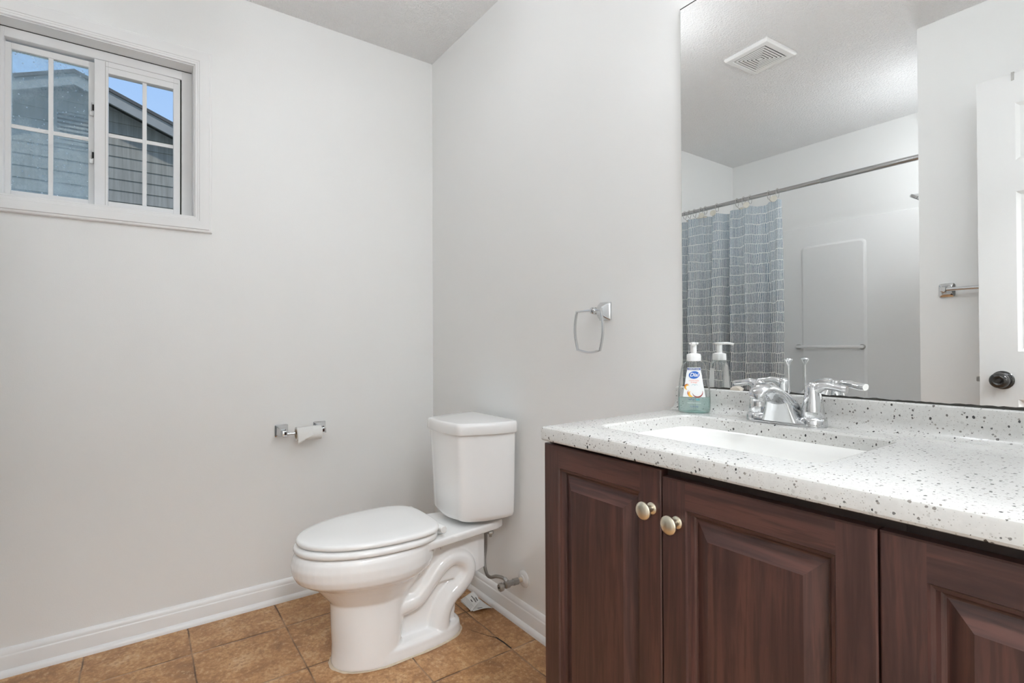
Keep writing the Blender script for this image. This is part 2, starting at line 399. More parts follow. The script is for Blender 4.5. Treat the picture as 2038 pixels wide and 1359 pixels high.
# ------------------------------------------------------------------ the room shell
H = 2.44
XR = 2.53                 # right wall with the doorway
YP = -1.632               # face of the partition at the head of the tub
YB = -2.641               # wall behind the tub
XP = 1.496                # tub side of the partition
WY0, WY1, WZ0, WZ1 = -1.5565, -1.0054, 1.5416, 2.122   # window opening

mb = MB(); mb.box(0, XR, YB, 0, -.08, 0); floor = struct(mb, 'floor', 'floor_tile', 'tan ceramic tile floor with thin brown grout', 'floor')
# crack across the tile beside the toilet
mb = MB()
cr = [(.640, -.189), (.672, -.176), (.700, -.163), (.735, -.146), (.752, -.134), (.790, -.1295), (.838, -.1285)]
wdt = [.0002, .0007, .0011, .0016, .0028, .0030, .0022]
for (a, b_, w0, w1) in zip(cr, cr[1:], wdt, wdt[1:]):
    mb.face([(a[0], a[1] - w0, .0006), (b_[0], b_[1] - w1, .0006), (b_[0], b_[1] + w1, .0006), (a[0], a[1] + w0, .0006)])
build(mb, 'tile_crack', 'dark_recess', parent=floor, label='dark crack across one floor tile')
mb = MB(); mb.box(-.14, XR + .12, YB - .12, .12, H, H + .12); struct(mb, 'ceiling', 'ceiling_texture', 'white sprayed texture ceiling', 'ceiling')
# window wall with its opening
mb = MB()
for (y0, y1, z0, z1) in ((YB, WY0, -.08, H), (WY1, .12, -.08, H), (WY0, WY1, -.08, WZ0), (WY0, WY1, WZ1, H)):
    mb.box(-.14, 0, y0, y1, z0, z1)
bmesh.ops.remove_doubles(mb.b, verts=mb.b.verts, dist=1e-5)
struct(mb, 'wall_left', 'wall_paint', 'white wall with the small sliding window', 'wall')
mb = MB(); mb.box(0, XR + .12, 0, .12, -.08, H); struct(mb, 'wall_back', 'wall_paint', 'white wall behind toilet and vanity', 'wall')
mb = MB(); mb.box(0, XR + .12, YB - .12, YB, -.08, H); struct(mb, 'wall_front', 'wall_paint', 'white wall above the tub surround', 'wall')
mb = MB(); mb.box(XP, XR, YB, YP, 0, H); struct(mb, 'wall_partition', 'wall_paint', 'white partition wall at the end of the tub', 'wall')
DY0, DY1, DZ = -1.395, -.64, 2.04
mb = MB()
for (y0, y1, z0, z1) in ((YB, DY0, -.08, H), (DY1, .0, -.08, H), (DY0, DY1, DZ, H)):
    mb.box(XR, XR + .12, y0, y1, z0, z1)
bmesh.ops.remove_doubles(mb.b, verts=mb.b.verts, dist=1e-5)
struct(mb, 'wall_right', 'wall_paint', 'white wall with the doorway', 'wall')
# hallway beyond the doorway
HX1, HY0, HY1 = 3.75, -2.6, .6
mb = MB(); mb.box(XR, HX1, HY0, HY1, -.08, -.002); struct(mb, 'floor_hallway', 'hall_floor', 'hallway floor beyond the doorway', 'floor')
mb = MB(); mb.box(XR + .12, HX1 + .1, HY0 - .1, HY1 + .1, H, H + .12); struct(mb, 'ceiling_hallway', 'wall_paint', 'hallway ceiling', 'ceiling')
mb = MB(); mb.box(HX1, HX1 + .1, HY0 - .1, HY1 + .1, -.08, H); struct(mb, 'wall_hallway_far', 'wall_paint', 'far wall of the hallway', 'wall')
mb = MB(); mb.box(XR + .12, HX1, HY1, HY1 + .1, -.08, H); struct(mb, 'wall_hallway_back', 'wall_paint', 'hallway end wall', 'wall')
mb = MB(); mb.box(XR + .12, HX1, HY0 - .1, HY0, -.08, H); struct(mb, 'wall_hallway_front', 'wall_paint', 'hallway other end wall', 'wall')
mb = MB(); mb.box(XR, XR + .12, .12, HY1, -.08, H); struct(mb, 'wall_hallway_near', 'wall_paint', 'hallway wall beside the bathroom', 'wall')

# baseboards: board with stepped top and a quarter-round shoe
BB = [(0, 0), (.026, 0), (.0255, .008), (.022, .015), (.016, .0195), (.0135, .0205), (.0135, .061), (.0125, .0635), (.0105, .066), (.0095, .074), (.0085, .076), (.0055, .083), (.0025, .0855), (0, .086)]
def baseboard(name, axis, a0, a1, face, sgn, label):
    mb = MB()
    if axis == 'y': mb.prism([(face + sgn * p, z) for p, z in BB], 'y', a0, a1)
    else: mb.prism([(face + sgn * p, z) for p, z in BB], 'x', a0, a1)
    return struct(mb, name, 'trim_paint', label, 'baseboard')
baseboard('baseboard_left', 'y', -1.86, 0, 0, 1, 'white baseboard under the window wall')
baseboard('baseboard_back', 'x', .0, 1.463, 0, -1, 'white baseboard behind the toilet')
baseboard('baseboard_partition', 'x', XP, XR, YP, 1, 'white baseboard on the partition')

# window casing (trim) : profile mitred round the opening
def picture_frame(name, y0, y1, z0, z1, prof, mat, parent=None, label=None, cat=None):
    """prof: (outward distance from opening edge, x)"""
    mb = MB(); rs = []
    for d, x in prof:
        rs.append([(x, y0 - d, z0 - d), (x, y1 + d, z0 - d), (x, y1 + d, z1 + d), (x, y0 - d, z1 + d)])
    R = [[mb.b.verts.new(p) for p in r] for r in rs]
    for a, c in zip(R, R[1:] + R[:1]):
        for i in range(4):
            j = (i + 1) % 4; mb.b.faces.new((a[i], a[j], c[j], c[i]))
    return build(mb, name, mat, parent=parent, label=label, cat=cat, kind=None if parent else 'structure', angle=25)
CAS = [(0, 0), (0, .009), (.002, .011), (.0075, .011), (.0085, .0125), (.014, .0135), (.0155, .0155), (.036, .0175), (.046, .0185), (.0475, .0150), (.049, .0145), (.0535, .0145), (.0565, .012), (.057, .0)]
picture_frame('trim_1', WY0, WY1, WZ0, WZ1, CAS, 'trim_paint', label='white stepped casing round the window', cat='window trim')

# the sliding window
win = thing('window_1', (-.065, (WY0 + WY1) / 2, WZ0), 'white vinyl sliding window with muntin grids and a wet left pane', 'window', kind='structure')
picture_frame('jamb_liner', WY0, WY1, WZ0, WZ1, [(0, -.13), (0, .002), (-.0035, .002), (-.0035, -.13)], 'trim_paint', parent=win)
def bar_frame(y0, y1, z0, z1, w, x0, x1, name, bev=.0015):
    """w = (left, right, bottom, top) bar widths"""
    mb = MB()
    mb.box(x0, x1, y0, y0 + w[0], z0, z1, bev, 1); mb.box(x0, x1, y1 - w[1], y1, z0, z1, bev, 1)
    mb.box(x0, x1, y0 + w[0] - .001, y1 - w[1] + .001, z0, z0 + w[2], bev, 1); mb.box(x0, x1, y0 + w[0] - .001, y1 - w[1] + .001, z1 - w[3], z1, bev, 1)
    return build(mb, name, 'vinyl_white', parent=win, angle=30)
iy0, iy1, iz0, iz1 = WY0 + .0035, WY1 - .0035, WZ0 + .0035, WZ1 - .0035
bar_frame(iy0, iy1, iz0, iz1, (.010, .0350, .012, .034), -.115, -.067, 'outer_frame')
mb = MB(); mb.box(-.0668, -.0655, WY0 + .004, WY1 - .006, iz1 - .0022, iz1 - .0002); build(mb, 'head_gap', 'dark_recess', parent=win)
# right sash stands nearer the room
def sash(name, y0, y1, z0, z1, w, x0, x1, my, mz, mw, glass, pane_x):
    s = bar_frame(y0, y1, z0, z1, w, x0, x1, name)
    gx = pane_x; gy0, gy1, gz0, gz1 = y0 + w[0], y1 - w[1], z0 + w[2], z1 - w[3]
    mb = MB(); mb.box(gx - .002, gx + .002, gy0 - .004, gy1 + .004, gz0 - .004, gz1 + .004)
    build(mb, 'pane', glass, parent=s)
    mb = MB(); mb.box(gx + .003, gx + .009, my - mw / 2, my + mw / 2, gz0 - .002, gz1 + .002, .001, 1); build(mb, 'muntin', 'vinyl_white', parent=s)
    mb = MB(); mb.box(gx + .003, gx + .0085, gy0 - .002, gy1 + .002, mz - mw / 2, mz + mw / 2, .001, 1); build(mb, 'muntin', 'vinyl_white', parent=s)
    return s
rs = sash('right_sash', -1.3085, -1.0485, iz0 + .0135, iz1 - .0355, (.040, .0222, .0175, .0425), -.096, -.0655, -1.1610, 1.8205, .0135, 'window_glass', -.086)
mb = MB(); mb.box(-.0658, -.0650, -1.2775, -1.2762, iz0 + .016, iz1 - .038); build(mb, 'sash_groove', 'grey_metal', parent=rs)
mb = MB(); mb.box(-.0658, -.0650, -1.2762, -1.0485 - .006, iz1 - .0555, iz1 - .0545); build(mb, 'sash_groove', 'grey_metal', parent=rs)
ls = sash('left_sash', -1.5450, -1.2960, iz0 + .011, iz1 - .040, (.0165, .030, .022, .022), -.112, -.090, -1.4280, 1.7970, .0135, 'wet_glass', -.101)
mb = MB(); mb.box(-.110, -.0820, -1.0490, -1.0400, iz0 + .012, iz1 - .034); mb.box(-.110, -.072, -1.2960, -1.0400, iz1 - .0358, iz1 - .0335); build(mb, 'sash_gap', 'dark_recess', parent=win)
for zc in (1.906, 1.734):
    mb = MB(); mb.box(-.094, -.083, -1.3160, -1.3090, zc - .024, zc + .024, .0015, 1); mb.box(-.088, -.078, -1.3225, -1.3110, zc - .026, zc - .010, .0015, 1); mb.box(-.090, -.081, -1.3205, -1.3180, zc - .012, zc + .024, .0008, 1)
    lt = build(mb, 'sash_latch', 'vinyl_white', parent=win)
    mb = MB(); mb.box(-.0825, -.0815, -1.3150, -1.3100, zc - .006, zc + .016); build(mb, 'latch_slot', 'dark_recess', parent=lt)

# ------------------------------------------------------------------ outdoors
mb = MB(); mb.box(-60, -.14, -40, 40, -.9, -.6); struct(mb, 'ground', 'ground_soil', 'yard between the houses', 'ground')
HW = -6.32
hs = thing('neighbour_house', (HW, -1.83, -.6), 'grey boarded gable of the house next door seen through the window', 'house')
AY, AZ, SL = -1.83, 4.33, .40
mb = MB()
EXP = .149; z = -.6
while z < AZ - .02:                                   # lapped boards cut to the gable slope
    z1 = min(z + EXP, AZ - .02)
    def hw(zz): return min(4.6, (AZ + .02 - zz) / SL)
    a, b_ = hw(z), hw(z1)
    mb.rings([[(HW - .05, AY - a, z), (HW + .020, AY - a, z), (HW + .006, AY - b_, z1), (HW - .05, AY - b_, z1)],
              [(HW - .05, AY + a, z), (HW + .020, AY + a, z), (HW + .006, AY + b_, z1), (HW - .05, AY + b_, z1)]])
    z += EXP
build(mb, 'gable_wall', 'siding_boards', parent=hs, angle=15)
for sg in (-1, 1):
    def P(d, dz): return (AY + sg * d, AZ + .125 - SL * d + dz)
    mb = MB(); mb.prism([P(0, 0), P(5.2, 0), P(5.2, -.17), P(0, -.17)], 'x', HW + .28, HW + .32); build(mb, 'rake_board', 'fascia_board', parent=hs, angle=20)
    mb = MB(); mb.prism([P(0, .012), P(5.3, .012), P(5.3, -.03), P(0, -.03)], 'x', HW - 8, HW + .35); build(mb, 'roof', 'shingle', parent=hs, angle=20)
    mb = MB(); mb.prism([P(0, -.03), P(5.2, -.03), P(5.2, -.05), P(0, -.05)], 'x', HW, HW + .28); build(mb, 'soffit', 'fascia_board', parent=hs, angle=20)
mb = MB(); vy0, vy1, vz0, vz1 = -2.02, -1.62, 3.66, 4.03
mb.box(HW + .02, HW + .045, vy0 - .04, vy0, vz0 - .04, vz1 + .04); mb.box(HW + .02, HW + .045, vy1, vy1 + .04, vz0 - .04, vz1 + .04)
mb.box(HW + .02, HW + .045, vy0, vy1, vz0 - .04, vz0); mb.box(HW + .02, HW + .045, vy0, vy1, vz1, vz1 + .04)
for k in range(7):
    zc = vz0 + (k + .5) * (vz1 - vz0) / 7
    mb.prism([(HW + .022, zc + .022), (HW + .028, zc + .022), (HW + .044, zc - .012), (HW + .038, zc - .012)], 'y', vy0, vy1)
gv = build(mb, 'gable_vent', 'siding_boards', parent=hs, angle=20)
mb = MB(); mb.box(HW + .019, HW + .0215, vy0, vy1, vz0, vz1); build(mb, 'vent_opening', 'vent_dark', parent=gv)

# ------------------------------------------------------------------ toilet
XC = .573
def egg(yf, yb, hw, z, ym=None, pb=2.0, pf=2.0, n=56, xc=XC):
    """plan outline: front semi-superellipse to yf, back to yb, widest at ym"""
    if ym is None: ym = yb + .42 * (yf - yb)
    out = []
    for k in range(n):
        a = 2 * PI * k / n; c, s = math.cos(a), math.sin(a)
        p = pf if s < 0 else pb; L = (ym - yf) if s < 0 else (yb - ym)
        x = xc + hw * math.copysign(abs(c) ** (2 / p), c); y = ym + L * math.copysign(abs(s) ** (2 / p), s)
        out.append((x, y, z))
    return out
wc = thing('toilet', (XC, -.40, 0), 'white two-piece toilet with closed lid in the corner', 'toilet')
mb = MB()
# foot flange and column, then bowl
mb.rings([egg(-.662, -.200, .109, .0, pb=3.2, ym=-.50), egg(-.663, -.199, .110, .012, pb=3.2, ym=-.50), egg(-.660, -.203, .107, .038, pb=3.2, ym=-.50), egg(-.650, -.213, .096, .047, pb=3.2, ym=-.50)])
mb.rings([egg(-.661, -.440, .108, .005, pb=3, ym=-.54), egg(-.659, -.440, .107, .06, pb=3, ym=-.54), egg(-.662, -.430, .106, .12, pb=3, ym=-.54),
          egg(-.664, -.420, .104, .18, pb=3, ym=-.54), egg(-.667, -.410, .104, .225, pb=2.6, ym=-.54), egg(-.672, -.400, .108, .255, pb=2.4, ym=-.54)])
mb.rings([egg(-.640, -.40, .085, .17), egg(-.672, -.375, .108, .215, ym=-.53), egg(-.700, -.355, .130, .250, ym=-.52), egg(-.722, -.345, .148, .276, ym=-.51), egg(-.752, -.330, .164, .289, ym=-.50), egg(-.772, -.318, .1765, .302, ym=-.50),
          egg(-.783, -.311, .1825, .322, ym=-.50), egg(-.787, -.310, .184, .350, ym=-.50), egg(-.781, -.312, .1815, .374, ym=-.50), egg(-.772, -.316, .176, .387, ym=-.50), egg(-.75, -.33, .155, .390, ym=-.50)])
# deck carrying the tank
dk = lambda z, g: [(XC + x * g, y, z) for x, y in ((.150, -.40), (.150, -.36), (.138, -.28), (.122, -.16), (.108, -.075), (.095, -.045), (-.095, -.045), (-.108, -.075), (-.122, -.16), (-.138, -.28), (-.150, -.36), (-.150, -.40))]
mb.rings([dk(.350, .86), dk(.358, .97), dk(.378, 1.0), dk(.386, .985)])
mb.rings([[(XC + x, y, z) for x, y in ((.072, -.42), (.068, -.14), (.05, -.10), (-.05, -.10), (-.068, -.14), (-.072, -.42))] for z in (.20, .365)])
# trapway snaking down to the foot
tp = catmull([Vector(p) for p in ((0, -.52, .150), (0, -.45, .158), (0, -.392, .168), (0, -.345, .212), (0, -.300, .258), (0, -.246, .280), (0, -.198, .258), (0, -.186, .212), (0, -.218, .170), (0, -.262, .138), (0, -.292, .090), (0, -.300, .02))], 5)
rs_ = []
for i, p in enumerate(tp):
    d = (tp[min(i + 1, len(tp) - 1)] - tp[max(i - 1, 0)]).normalized(); nn = Vector((0, -d.z, d.y)); u = i / (len(tp) - 1)
    r = .041 if u < .8 else .041 + .006 * (u - .8) / .2
    rs_.append([Vector((XC, 0, 0)) + p + Vector((1, 0, 0)) * (.094 * math.copysign(abs(math.cos(a)) ** .75, math.cos(a))) + nn * (r * math.copysign(abs(math.sin(a)) ** .85, math.sin(a))) for a in [2 * PI * k / 28 for k in range(28)]])
mb.rings(rs_)
# web of china behind the trapway
mb.rings([[(XC + x, y, z) for x, y, z in ((s * .050, -.46, .03), (s * .050, -.46, .27), (s * .050, -.25, .27), (s * .050, -.22, .15), (s * .050, -.235, .03))] for s in (-1, 1)])
bowl = build(mb, 'bowl', 'porcelain', parent=wc, angle=60)
md = bowl.modifiers.new('fuse', 'REMESH'); md.mode = 'VOXEL'; md.voxel_size = .0037; md.use_smooth_shade = True
md = bowl.modifiers.new('soften', 'SMOOTH'); md.factor = .5; md.iterations = 5
# bolt holes in the foot
for sg in (1, -1):
    mb = MB(); mb.lathe([(.010, -.006), (.010, .0012), (.008, .0022), (.004, .0026)], (XC + sg * .0755, -.309, .0475), (0, 0, 1), 16)
    mb.tube([(XC + sg * .0755, -.309, .048), (XC + sg * .0755, -.309, .062)], .0030, 8); build(mb, 'floor_bolt', 'dark_recess', parent=wc)
# caulk line
mb = MB(); o1 = egg(-.670, -.193, .116, 0, pb=3.2, ym=-.50); o2 = egg(-.655, -.206, .102, 0, pb=3.2, ym=-.50)
rr = random.Random(2)
mb.rings([[(x, y, .0) for x, y, z in o2], [(x + rr.uniform(-.0015, .0015), y + rr.uniform(-.0015, .0015), .0008) for x, y, z in o1], [(x, y, .0055) for x, y, z in o2]], cap0=False, cap1=False)
build(mb, 'caulk_bead', 'caulk', parent=wc)
# seat, lid, hinges
def slab(mb, yf, yb, hw, z0, z1, edge, pb, ym, dome=0.0):
    rs = [egg(yf + edge, yb - edge * .6, hw - edge, z0, ym=ym, pb=pb), egg(yf + edge * .25, yb, hw - edge * .25, z0 + edge * .25, ym=ym, pb=pb), egg(yf, yb, hw, z0 + edge * .8, ym=ym, pb=pb), egg(yf, yb, hw, z1 - edge, ym=ym, pb=pb),
          egg(yf + edge * .3, yb - edge * .3, hw - edge * .3, z1 - edge * .3, ym=ym, pb=pb), egg(yf + edge, yb - edge, hw - edge, z1, ym=ym, pb=pb)]
    if dome:
        rs += [egg(yf + edge + .016, yb - edge - .012, hw - edge - .014, z1 + dome * .15, ym=ym, pb=pb), egg(yf + edge + .028, yb - edge - .022, hw - edge - .026, z1 + dome * .75, ym=ym, pb=pb), egg(yf + .10, yb - .06, hw - .085, z1 + dome, ym=ym, pb=pb)]
    mb.rings(rs)
mb = MB(); slab(mb, -.779, -.312, .182, .3915, .4115, .008, 2.7, -.49); seat = build(mb, 'seat', 'seat_plastic', parent=wc, angle=50)
for (bx, by) in ((.13, -.62), (-.13, -.62), (.15, -.45), (-.15, -.45)):
    mb = MB(); mb.box(XC + bx - .008, XC + bx + .008, by - .014, by + .014, .3885, .3925, .001, 1); build(mb, 'bumper', 'white_plastic', parent=seat)
mb = MB(); slab(mb, -.771, -.318, .1785, .4165, .4345, .008, 3.4, -.48, dome=.0022); build(mb, 'lid', 'seat_plastic', parent=wc, angle=50)
for sg in (-1, 1):
    mb = MB(); mb.box(XC + sg * .078 - .024, XC + sg * .078 + .024, -.325, -.290, .386, .408, .006, 3); hg = build(mb, 'seat_hinge', 'white_plastic', parent=wc)
    mb = MB(); mb.lathe([(.011, -.024), (.0125, -.018), (.0125, .018), (.011, .024)], (XC + sg * .115, -.322, .414), (1, 0, 0), 20); build(mb, 'hinge_barrel', 'white_plastic', parent=hg)
    if sg == 1:
        mb = MB()
        mb.box(XC + .058, XC + .082, -.3105, -.3090, .4079, .4083); mb.box(XC + .062, XC + .086, -.3065, -.3058, .4079, .4083); mb.box(XC + .068, XC + .078, -.3020, -.3012, .4079, .4083)
        build(mb, 'printed_warning', 'print_black', parent=hg)
# tank
def tplan(z, hw, fx, yf, yb=-.028, n=6, rc=.020, bow=.012):
    base = [(hw * .97, yb), (hw, yb - .035), (hw * .945, -.14), (fx, yf), (-fx, yf), (-hw * .945, -.14), (-hw, yb - .035), (-hw * .97, yb)]
    P = [Vector((XC + x, y, z)) for x, y in base]; out = []
    N = len(P)
    for i in range(N):
        p, a, b_ = P[i], P[i - 1], P[(i + 1) % N]
        r = rc if i in (0, 1, 3, 4, 6, 7) else .04
        da = (a - p); db = (b_ - p); r1 = min(r, da.length * .45, db.length * .45)
        q0 = p + da.normalized() * r1; q1 = p + db.normalized() * r1
        for k in range(n + 1):
            t = k / n; out.append(q0 * (1 - t) ** 2 + p * 2 * t * (1 - t) + q1 * t * t)
        if i == 3:                                     # bowed front between the two corners
            for k in range(1, 8):
                t = k / 8; q = q1.lerp(P[4] + (P[3] - P[4]).normalized() * r1, t); out.append(q + Vector((0, -bow * math.sin(PI * t), 0)))
    return out
mb = MB()
mb.rings([tplan(.402, .118, .075, -.195, rc=.03), tplan(.404, .138, .092, -.218, rc=.03), tplan(.412, .152, .101, -.231, rc=.026), tplan(.428, .158, .105, -.238), tplan(.50, .161, .108, -.241), tplan(.60, .164, .113, -.245), tplan(.69, .167, .117, -.249), tplan(.729, .168, .118, -.250)])
build(mb, 'tank', 'porcelain', parent=wc, angle=60)
mb = MB()
mb.rings([tplan(.7265, .166, .117, -.248), tplan(.7265, .1785, .1245, -.2570), tplan(.7295, .1810, .1262, -.2588), tplan(.755, .1800, .1255, -.2580), tplan(.7635, .1785, .1240, -.2565), tplan(.7675, .174, .1205, -.2525), tplan(.7685, .166, .114, -.245)])
build(mb, 'tank_lid', 'porcelain', parent=wc, angle=50)
mb = MB(); mb.rings([[(XC + .06 * math.cos(a), -.13 + .045 * math.sin(a), z) for a in [2 * PI * k / 20 for k in range(20)]] for z in (.384, .404)]); build(mb, 'tank_gasket', 'dark_recess', parent=wc)
for sg in (-1, 1):
    mb = MB(); mb.lathe([(.010, 0), (.012, .004), (.012, .010), (.005, .012), (.005, .022)], (XC + sg * .092, -.10, .350), (0, 0, -1), 6); build(mb, 'tank_bolt', 'grey_metal', parent=wc)
    mb = MB(); mb.lathe([(.0085, 0), (.0095, .004), (.006, .016), (.004, .030)], (XC + sg * .078, -.300, .353), (0, 0, -1), 10); build(mb, 'seat_bolt', 'white_plastic', parent=wc)

# ------------------------------------------------------------------ shut-off valve and hose
vl = thing('shutoff_valve', (.742, -.002, .172), 'grey water shut-off valve with braided hose on the wall beside the toilet', 'water valve')
vx, vz = .742, .172
mb = MB(); mb.lathe([(.031, .0005), (.0305, .004), (.026, .008), (.0165, .0095), (.0145, .0125), (.012, .013)], (vx, 0, vz), (0, -1, 0), 28); build(mb, 'escutcheon', 'white_plastic', parent=vl)
mb = MB(); mb.lathe([(.0085, .008), (.0085, .032)], (vx, 0, vz), (0, -1, 0), 16); build(mb, 'stub_pipe', 'caulk', parent=vl)
mb = MB(); mb.lathe([(.010, .028), (.013, .030), (.013, .050), (.0105, .052), (.0105, .068), (.014, .070), (.014, .086), (.009, .089)], (vx, 0, vz), (0, -1, 0), 8); build(mb, 'valve_body', 'grey_metal', parent=vl, angle=25)
mb = MB(); mb.lathe([(.005, .085), (.005, .094), (.0135, .095), (.0148, .098), (.0148, .108), (.012, .111), (.004, .111)], (vx, 0, vz - .002), (-.05, -1, -.04), 20); hd = build(mb, 'valve_handle', 'grey_metal', parent=vl)
mb = MB(); mb.lathe([(.0035, .1105), (.0035, .1125)], (vx, 0, vz - .002), (-.05, -1, -.04), 12); build(mb, 'handle_screw', 'dark_recess', parent=hd)
mb = MB(); mb.lathe([(.0065, 0), (.0075, .004), (.0075, .013), (.006, .015)], (vx, -.078, vz + .012), (-.55, -.2, .35), 6); build(mb, 'coupling_nut', 'chrome', parent=vl, angle=25)
mb = MB(); mb.tube([(vx - .004, -.079, vz + .013), (vx - .020, -.086, vz + .019), (vx - .048, -.094, vz + .016), (vx - .082, -.098, vz + .002), (vx - .115, -.094, vz + .004), (.590, -.080, .205), (.585, -.070, .27), (.600, -.080, .34), (.615, -.090, .403)], .0062, 12, smooth=6)
build(mb, 'supply_hose', 'braided_steel', parent=vl)

# ------------------------------------------------------------------ leaflet on the floor
pl = thing('paper_leaflet', (.50, -.06, 0), 'crumpled folded instruction leaflet on the floor behind the toilet', 'leaflet')
def bil(c, u, v): return Vector(c[0]).lerp(Vector(c[1]), u).lerp(Vector(c[3]).lerp(Vector(c[2]), u), v)
lowc = [(.452, -.108, .003), (.568, -.116, .003), (.590, -.040, .003), (.480, -.034, .003)]
def sheet(c, lift, nu=10, nv=8):
    mb = MB(); G = [[mb.b.verts.new(bil(c, i / nu, j / nv) + Vector((0, 0, lift(i / nu, j / nv)))) for j in range(nv + 1)] for i in range(nu + 1)]
    for i in range(nu):
        for j in range(nv): mb.b.faces.new((G[i][j], G[i + 1][j], G[i + 1][j + 1], G[i][j + 1]))
    return mb
o = build(sheet(lowc, lambda u, v: .010 * u ** 3 + .004 * math.sin(PI * v) * u), 'lower_leaf', 'paper', parent=pl)
so = o.modifiers.new('thick', 'SOLIDIFY'); so.thickness = .0006
upc = [(.447, -.106, .007), (.556, -.121, .009), (.545, -.073, .034), (.452, -.048, .030)]
ulift = lambda u, v: .004 * math.sin(PI * u)
o = build(sheet(upc, ulift), 'upper_leaf', 'paper', parent=pl); so = o.modifiers.new('thick', 'SOLIDIFY'); so.thickness = .0006
def patch(c, lift, u0, u1, v0, v1, dz, name, mat, par):
    mb = MB(); n = 4
    for i in range(n):
        ua, ub = u0 + (u1 - u0) * i / n, u0 + (u1 - u0) * (i + 1) / n
        mb.face([bil(c, a, b_) + Vector((0, 0, lift(a, b_) + dz)) for a, b_ in ((ua, v0), (ub, v0), (ub, v1), (ua, v1))])
    return build(mb, name, mat, parent=par)
pr = MB()
def addp(u0, u1, v0, v1):
    for i in range(4):
        ua, ub = u0 + (u1 - u0) * i / 4, u0 + (u1 - u0) * (i + 1) / 4
        pr.face([bil(upc, a, b_) + Vector((0, 0, ulift(a, b_) + .0009)) for a, b_ in ((ua, v0), (ub, v0), (ub, v1), (ua, v1))])
for (u0, u1, v0, v1) in ((.62, .90, .80, .86), (.30, .88, .64, .69), (.58, .86, .72, .745), (.50, .70, .44, .50)): addp(u0, u1, v0, v1)
build(pr, 'bold_print', 'print_black', parent=pl)
pr = MB()
for k in range(5): addp(.06, .94 - .05 * (k % 2), .07 + .065 * k, .085 + .065 * k)
build(pr, 'fine_print', 'print_grey', parent=pl)
patch(lowc, lambda u, v: .010 * u ** 3 + .004 * math.sin(PI * v) * u, .80, .90, .30, .55, .0012, 'dark_picture', 'print_grey', pl)

# ------------------------------------------------------------------ toilet-paper holder and roll
hp = thing('paper_holder', (0, -.62, .697), 'chrome two-post toilet paper holder on the window wall', 'toilet paper holder')
def post(mb_y):
    mb = MB(); z = .700
    R = [[(x, mb_y + a, z + b_) for a, b_ in rrect(0, 0, h, h, r, 3)] for x, h, r in ((.0005, .0255, .005), (.005, .0255, .005), (.008, .0225, .004), (.010, .0205, .003), (.024, .0120, .002), (.040, .0095, .002))]
    mb.rings(R); mb.box(.038, .072, mb_y - .0095, mb_y + .0095, z - .016, z + .007, .002, 2)
    return mb
for yy in (-.698, -.545): build(post(yy), 'post', 'chrome', parent=hp, angle=25)
mb = MB(); mb.lathe([(.0060, -.0), (.0060, .053), (.0082, .055), (.0082, .140)], (.058, -.691, .692), (0, 1, 0), 18); build(mb, 'roller', 'chrome', parent=hp)
rl = thing('toilet_paper_roll', (.058, -.60, .663), 'nearly used up white toilet paper roll on the chrome holder', 'toilet paper')
RC = Vector((.058, 0, .688)); RRr = .0285
mb = MB(); mb.lathe([(.0200, .0), (RRr, .0), (RRr, .098), (.0200, .098), (.0200, .0)], (RC.x, -.653, RC.z), (0, 1, 0), 40, cap0=False, cap1=False); build(mb, 'paper_winding', 'paper', parent=rl)
mb = MB(); mb.lathe([(.0186, .0), (.0202, .0), (.0202, .098), (.0186, .098), (.0186, .0)], (RC.x, -.6535, RC.z), (0, 1, 0), 32, cap0=False, cap1=False); build(mb, 'cardboard_core', 'caulk', parent=rl)
mb = MB(); rr = random.Random(7); cols = 22; G = []
for i in range(cols + 1):
    f = i / cols; y = -.652 + .062 * f; tail = .036 * (1 - f) + .001 + (.0035 * rr.random() if 0 < i < cols else 0); colv = []
    for k in range(5):
        a = math.radians(80 - 80 * k / 4); colv.append((RC.x + (RRr + .0012) * math.cos(a), y, RC.z + (RRr + .0012) * math.sin(a)))
    for k in range(1, 5): colv.append((RC.x + RRr + .0012 + .002 * k / 4, y, RC.z - tail * k / 4))
    G.append([mb.b.verts.new(p) for p in colv])
for a, b_ in zip(G, G[1:]):
    for i in range(len(a) - 1): mb.b.faces.new((a[i], b_[i], b_[i + 1], a[i + 1]))
o = build(mb, 'torn_sheet', 'paper', parent=rl); so = o.modifiers.new('thick', 'SOLIDIFY'); so.thickness = .0005

# ------------------------------------------------------------------ towel ring
tr_ = thing('towel_ring', (1.172, 0, 1.15), 'empty chrome towel ring on the wall left of the mirror', 'towel ring')
px, pz = 1.171, 1.152
mb = MB(); R = []
for d, hx, hz, r in ((.0005, .0235, .0285, .004), (.005, .0235, .0285, .004), (.007, .0215, .0265, .004), (.020, .0165, .0205, .004), (.030, .0105, .0125, .003), (.046, .0095, .0110, .003), (.050, .0085, .010, .003)):
    R.append([(px + a, -d, pz + b_) for a, b_ in rrect(0, 0, hx, hz, r, 3)])
mb.rings(R); build(mb, 'wall_post', 'chrome', parent=tr_, angle=28)
mb = MB(); mb.lathe([(.006, .044), (.010, .047), (.011, .054), (.010, .061), (.005, .064)], (px, 0, pz), (0, -1, 0), 20); build(mb, 'end_knob', 'chrome', parent=tr_)
mb = MB(); cx = 1.1475; yy = -.0545
ringp = []
for (xa, za, xb, zb, bow) in ((-.050, .0, .054, -.002, (0, .001)), (.054, -.002, .050, -.121, (.011, 0)), (.050, -.121, -.046, -.120, (0, -.007)), (-.046, -.120, -.050, .0, (-.011, 0))):
    for k in range(9):
        t_ = k / 9; s_ = math.sin(PI * t_); ringp.append(Vector((cx + xa + (xb - xa) * t_ + bow[0] * s_, yy, 1.153 + za + (zb - za) * t_ + bow[1] * s_)))
N = len(ringp); secs = []
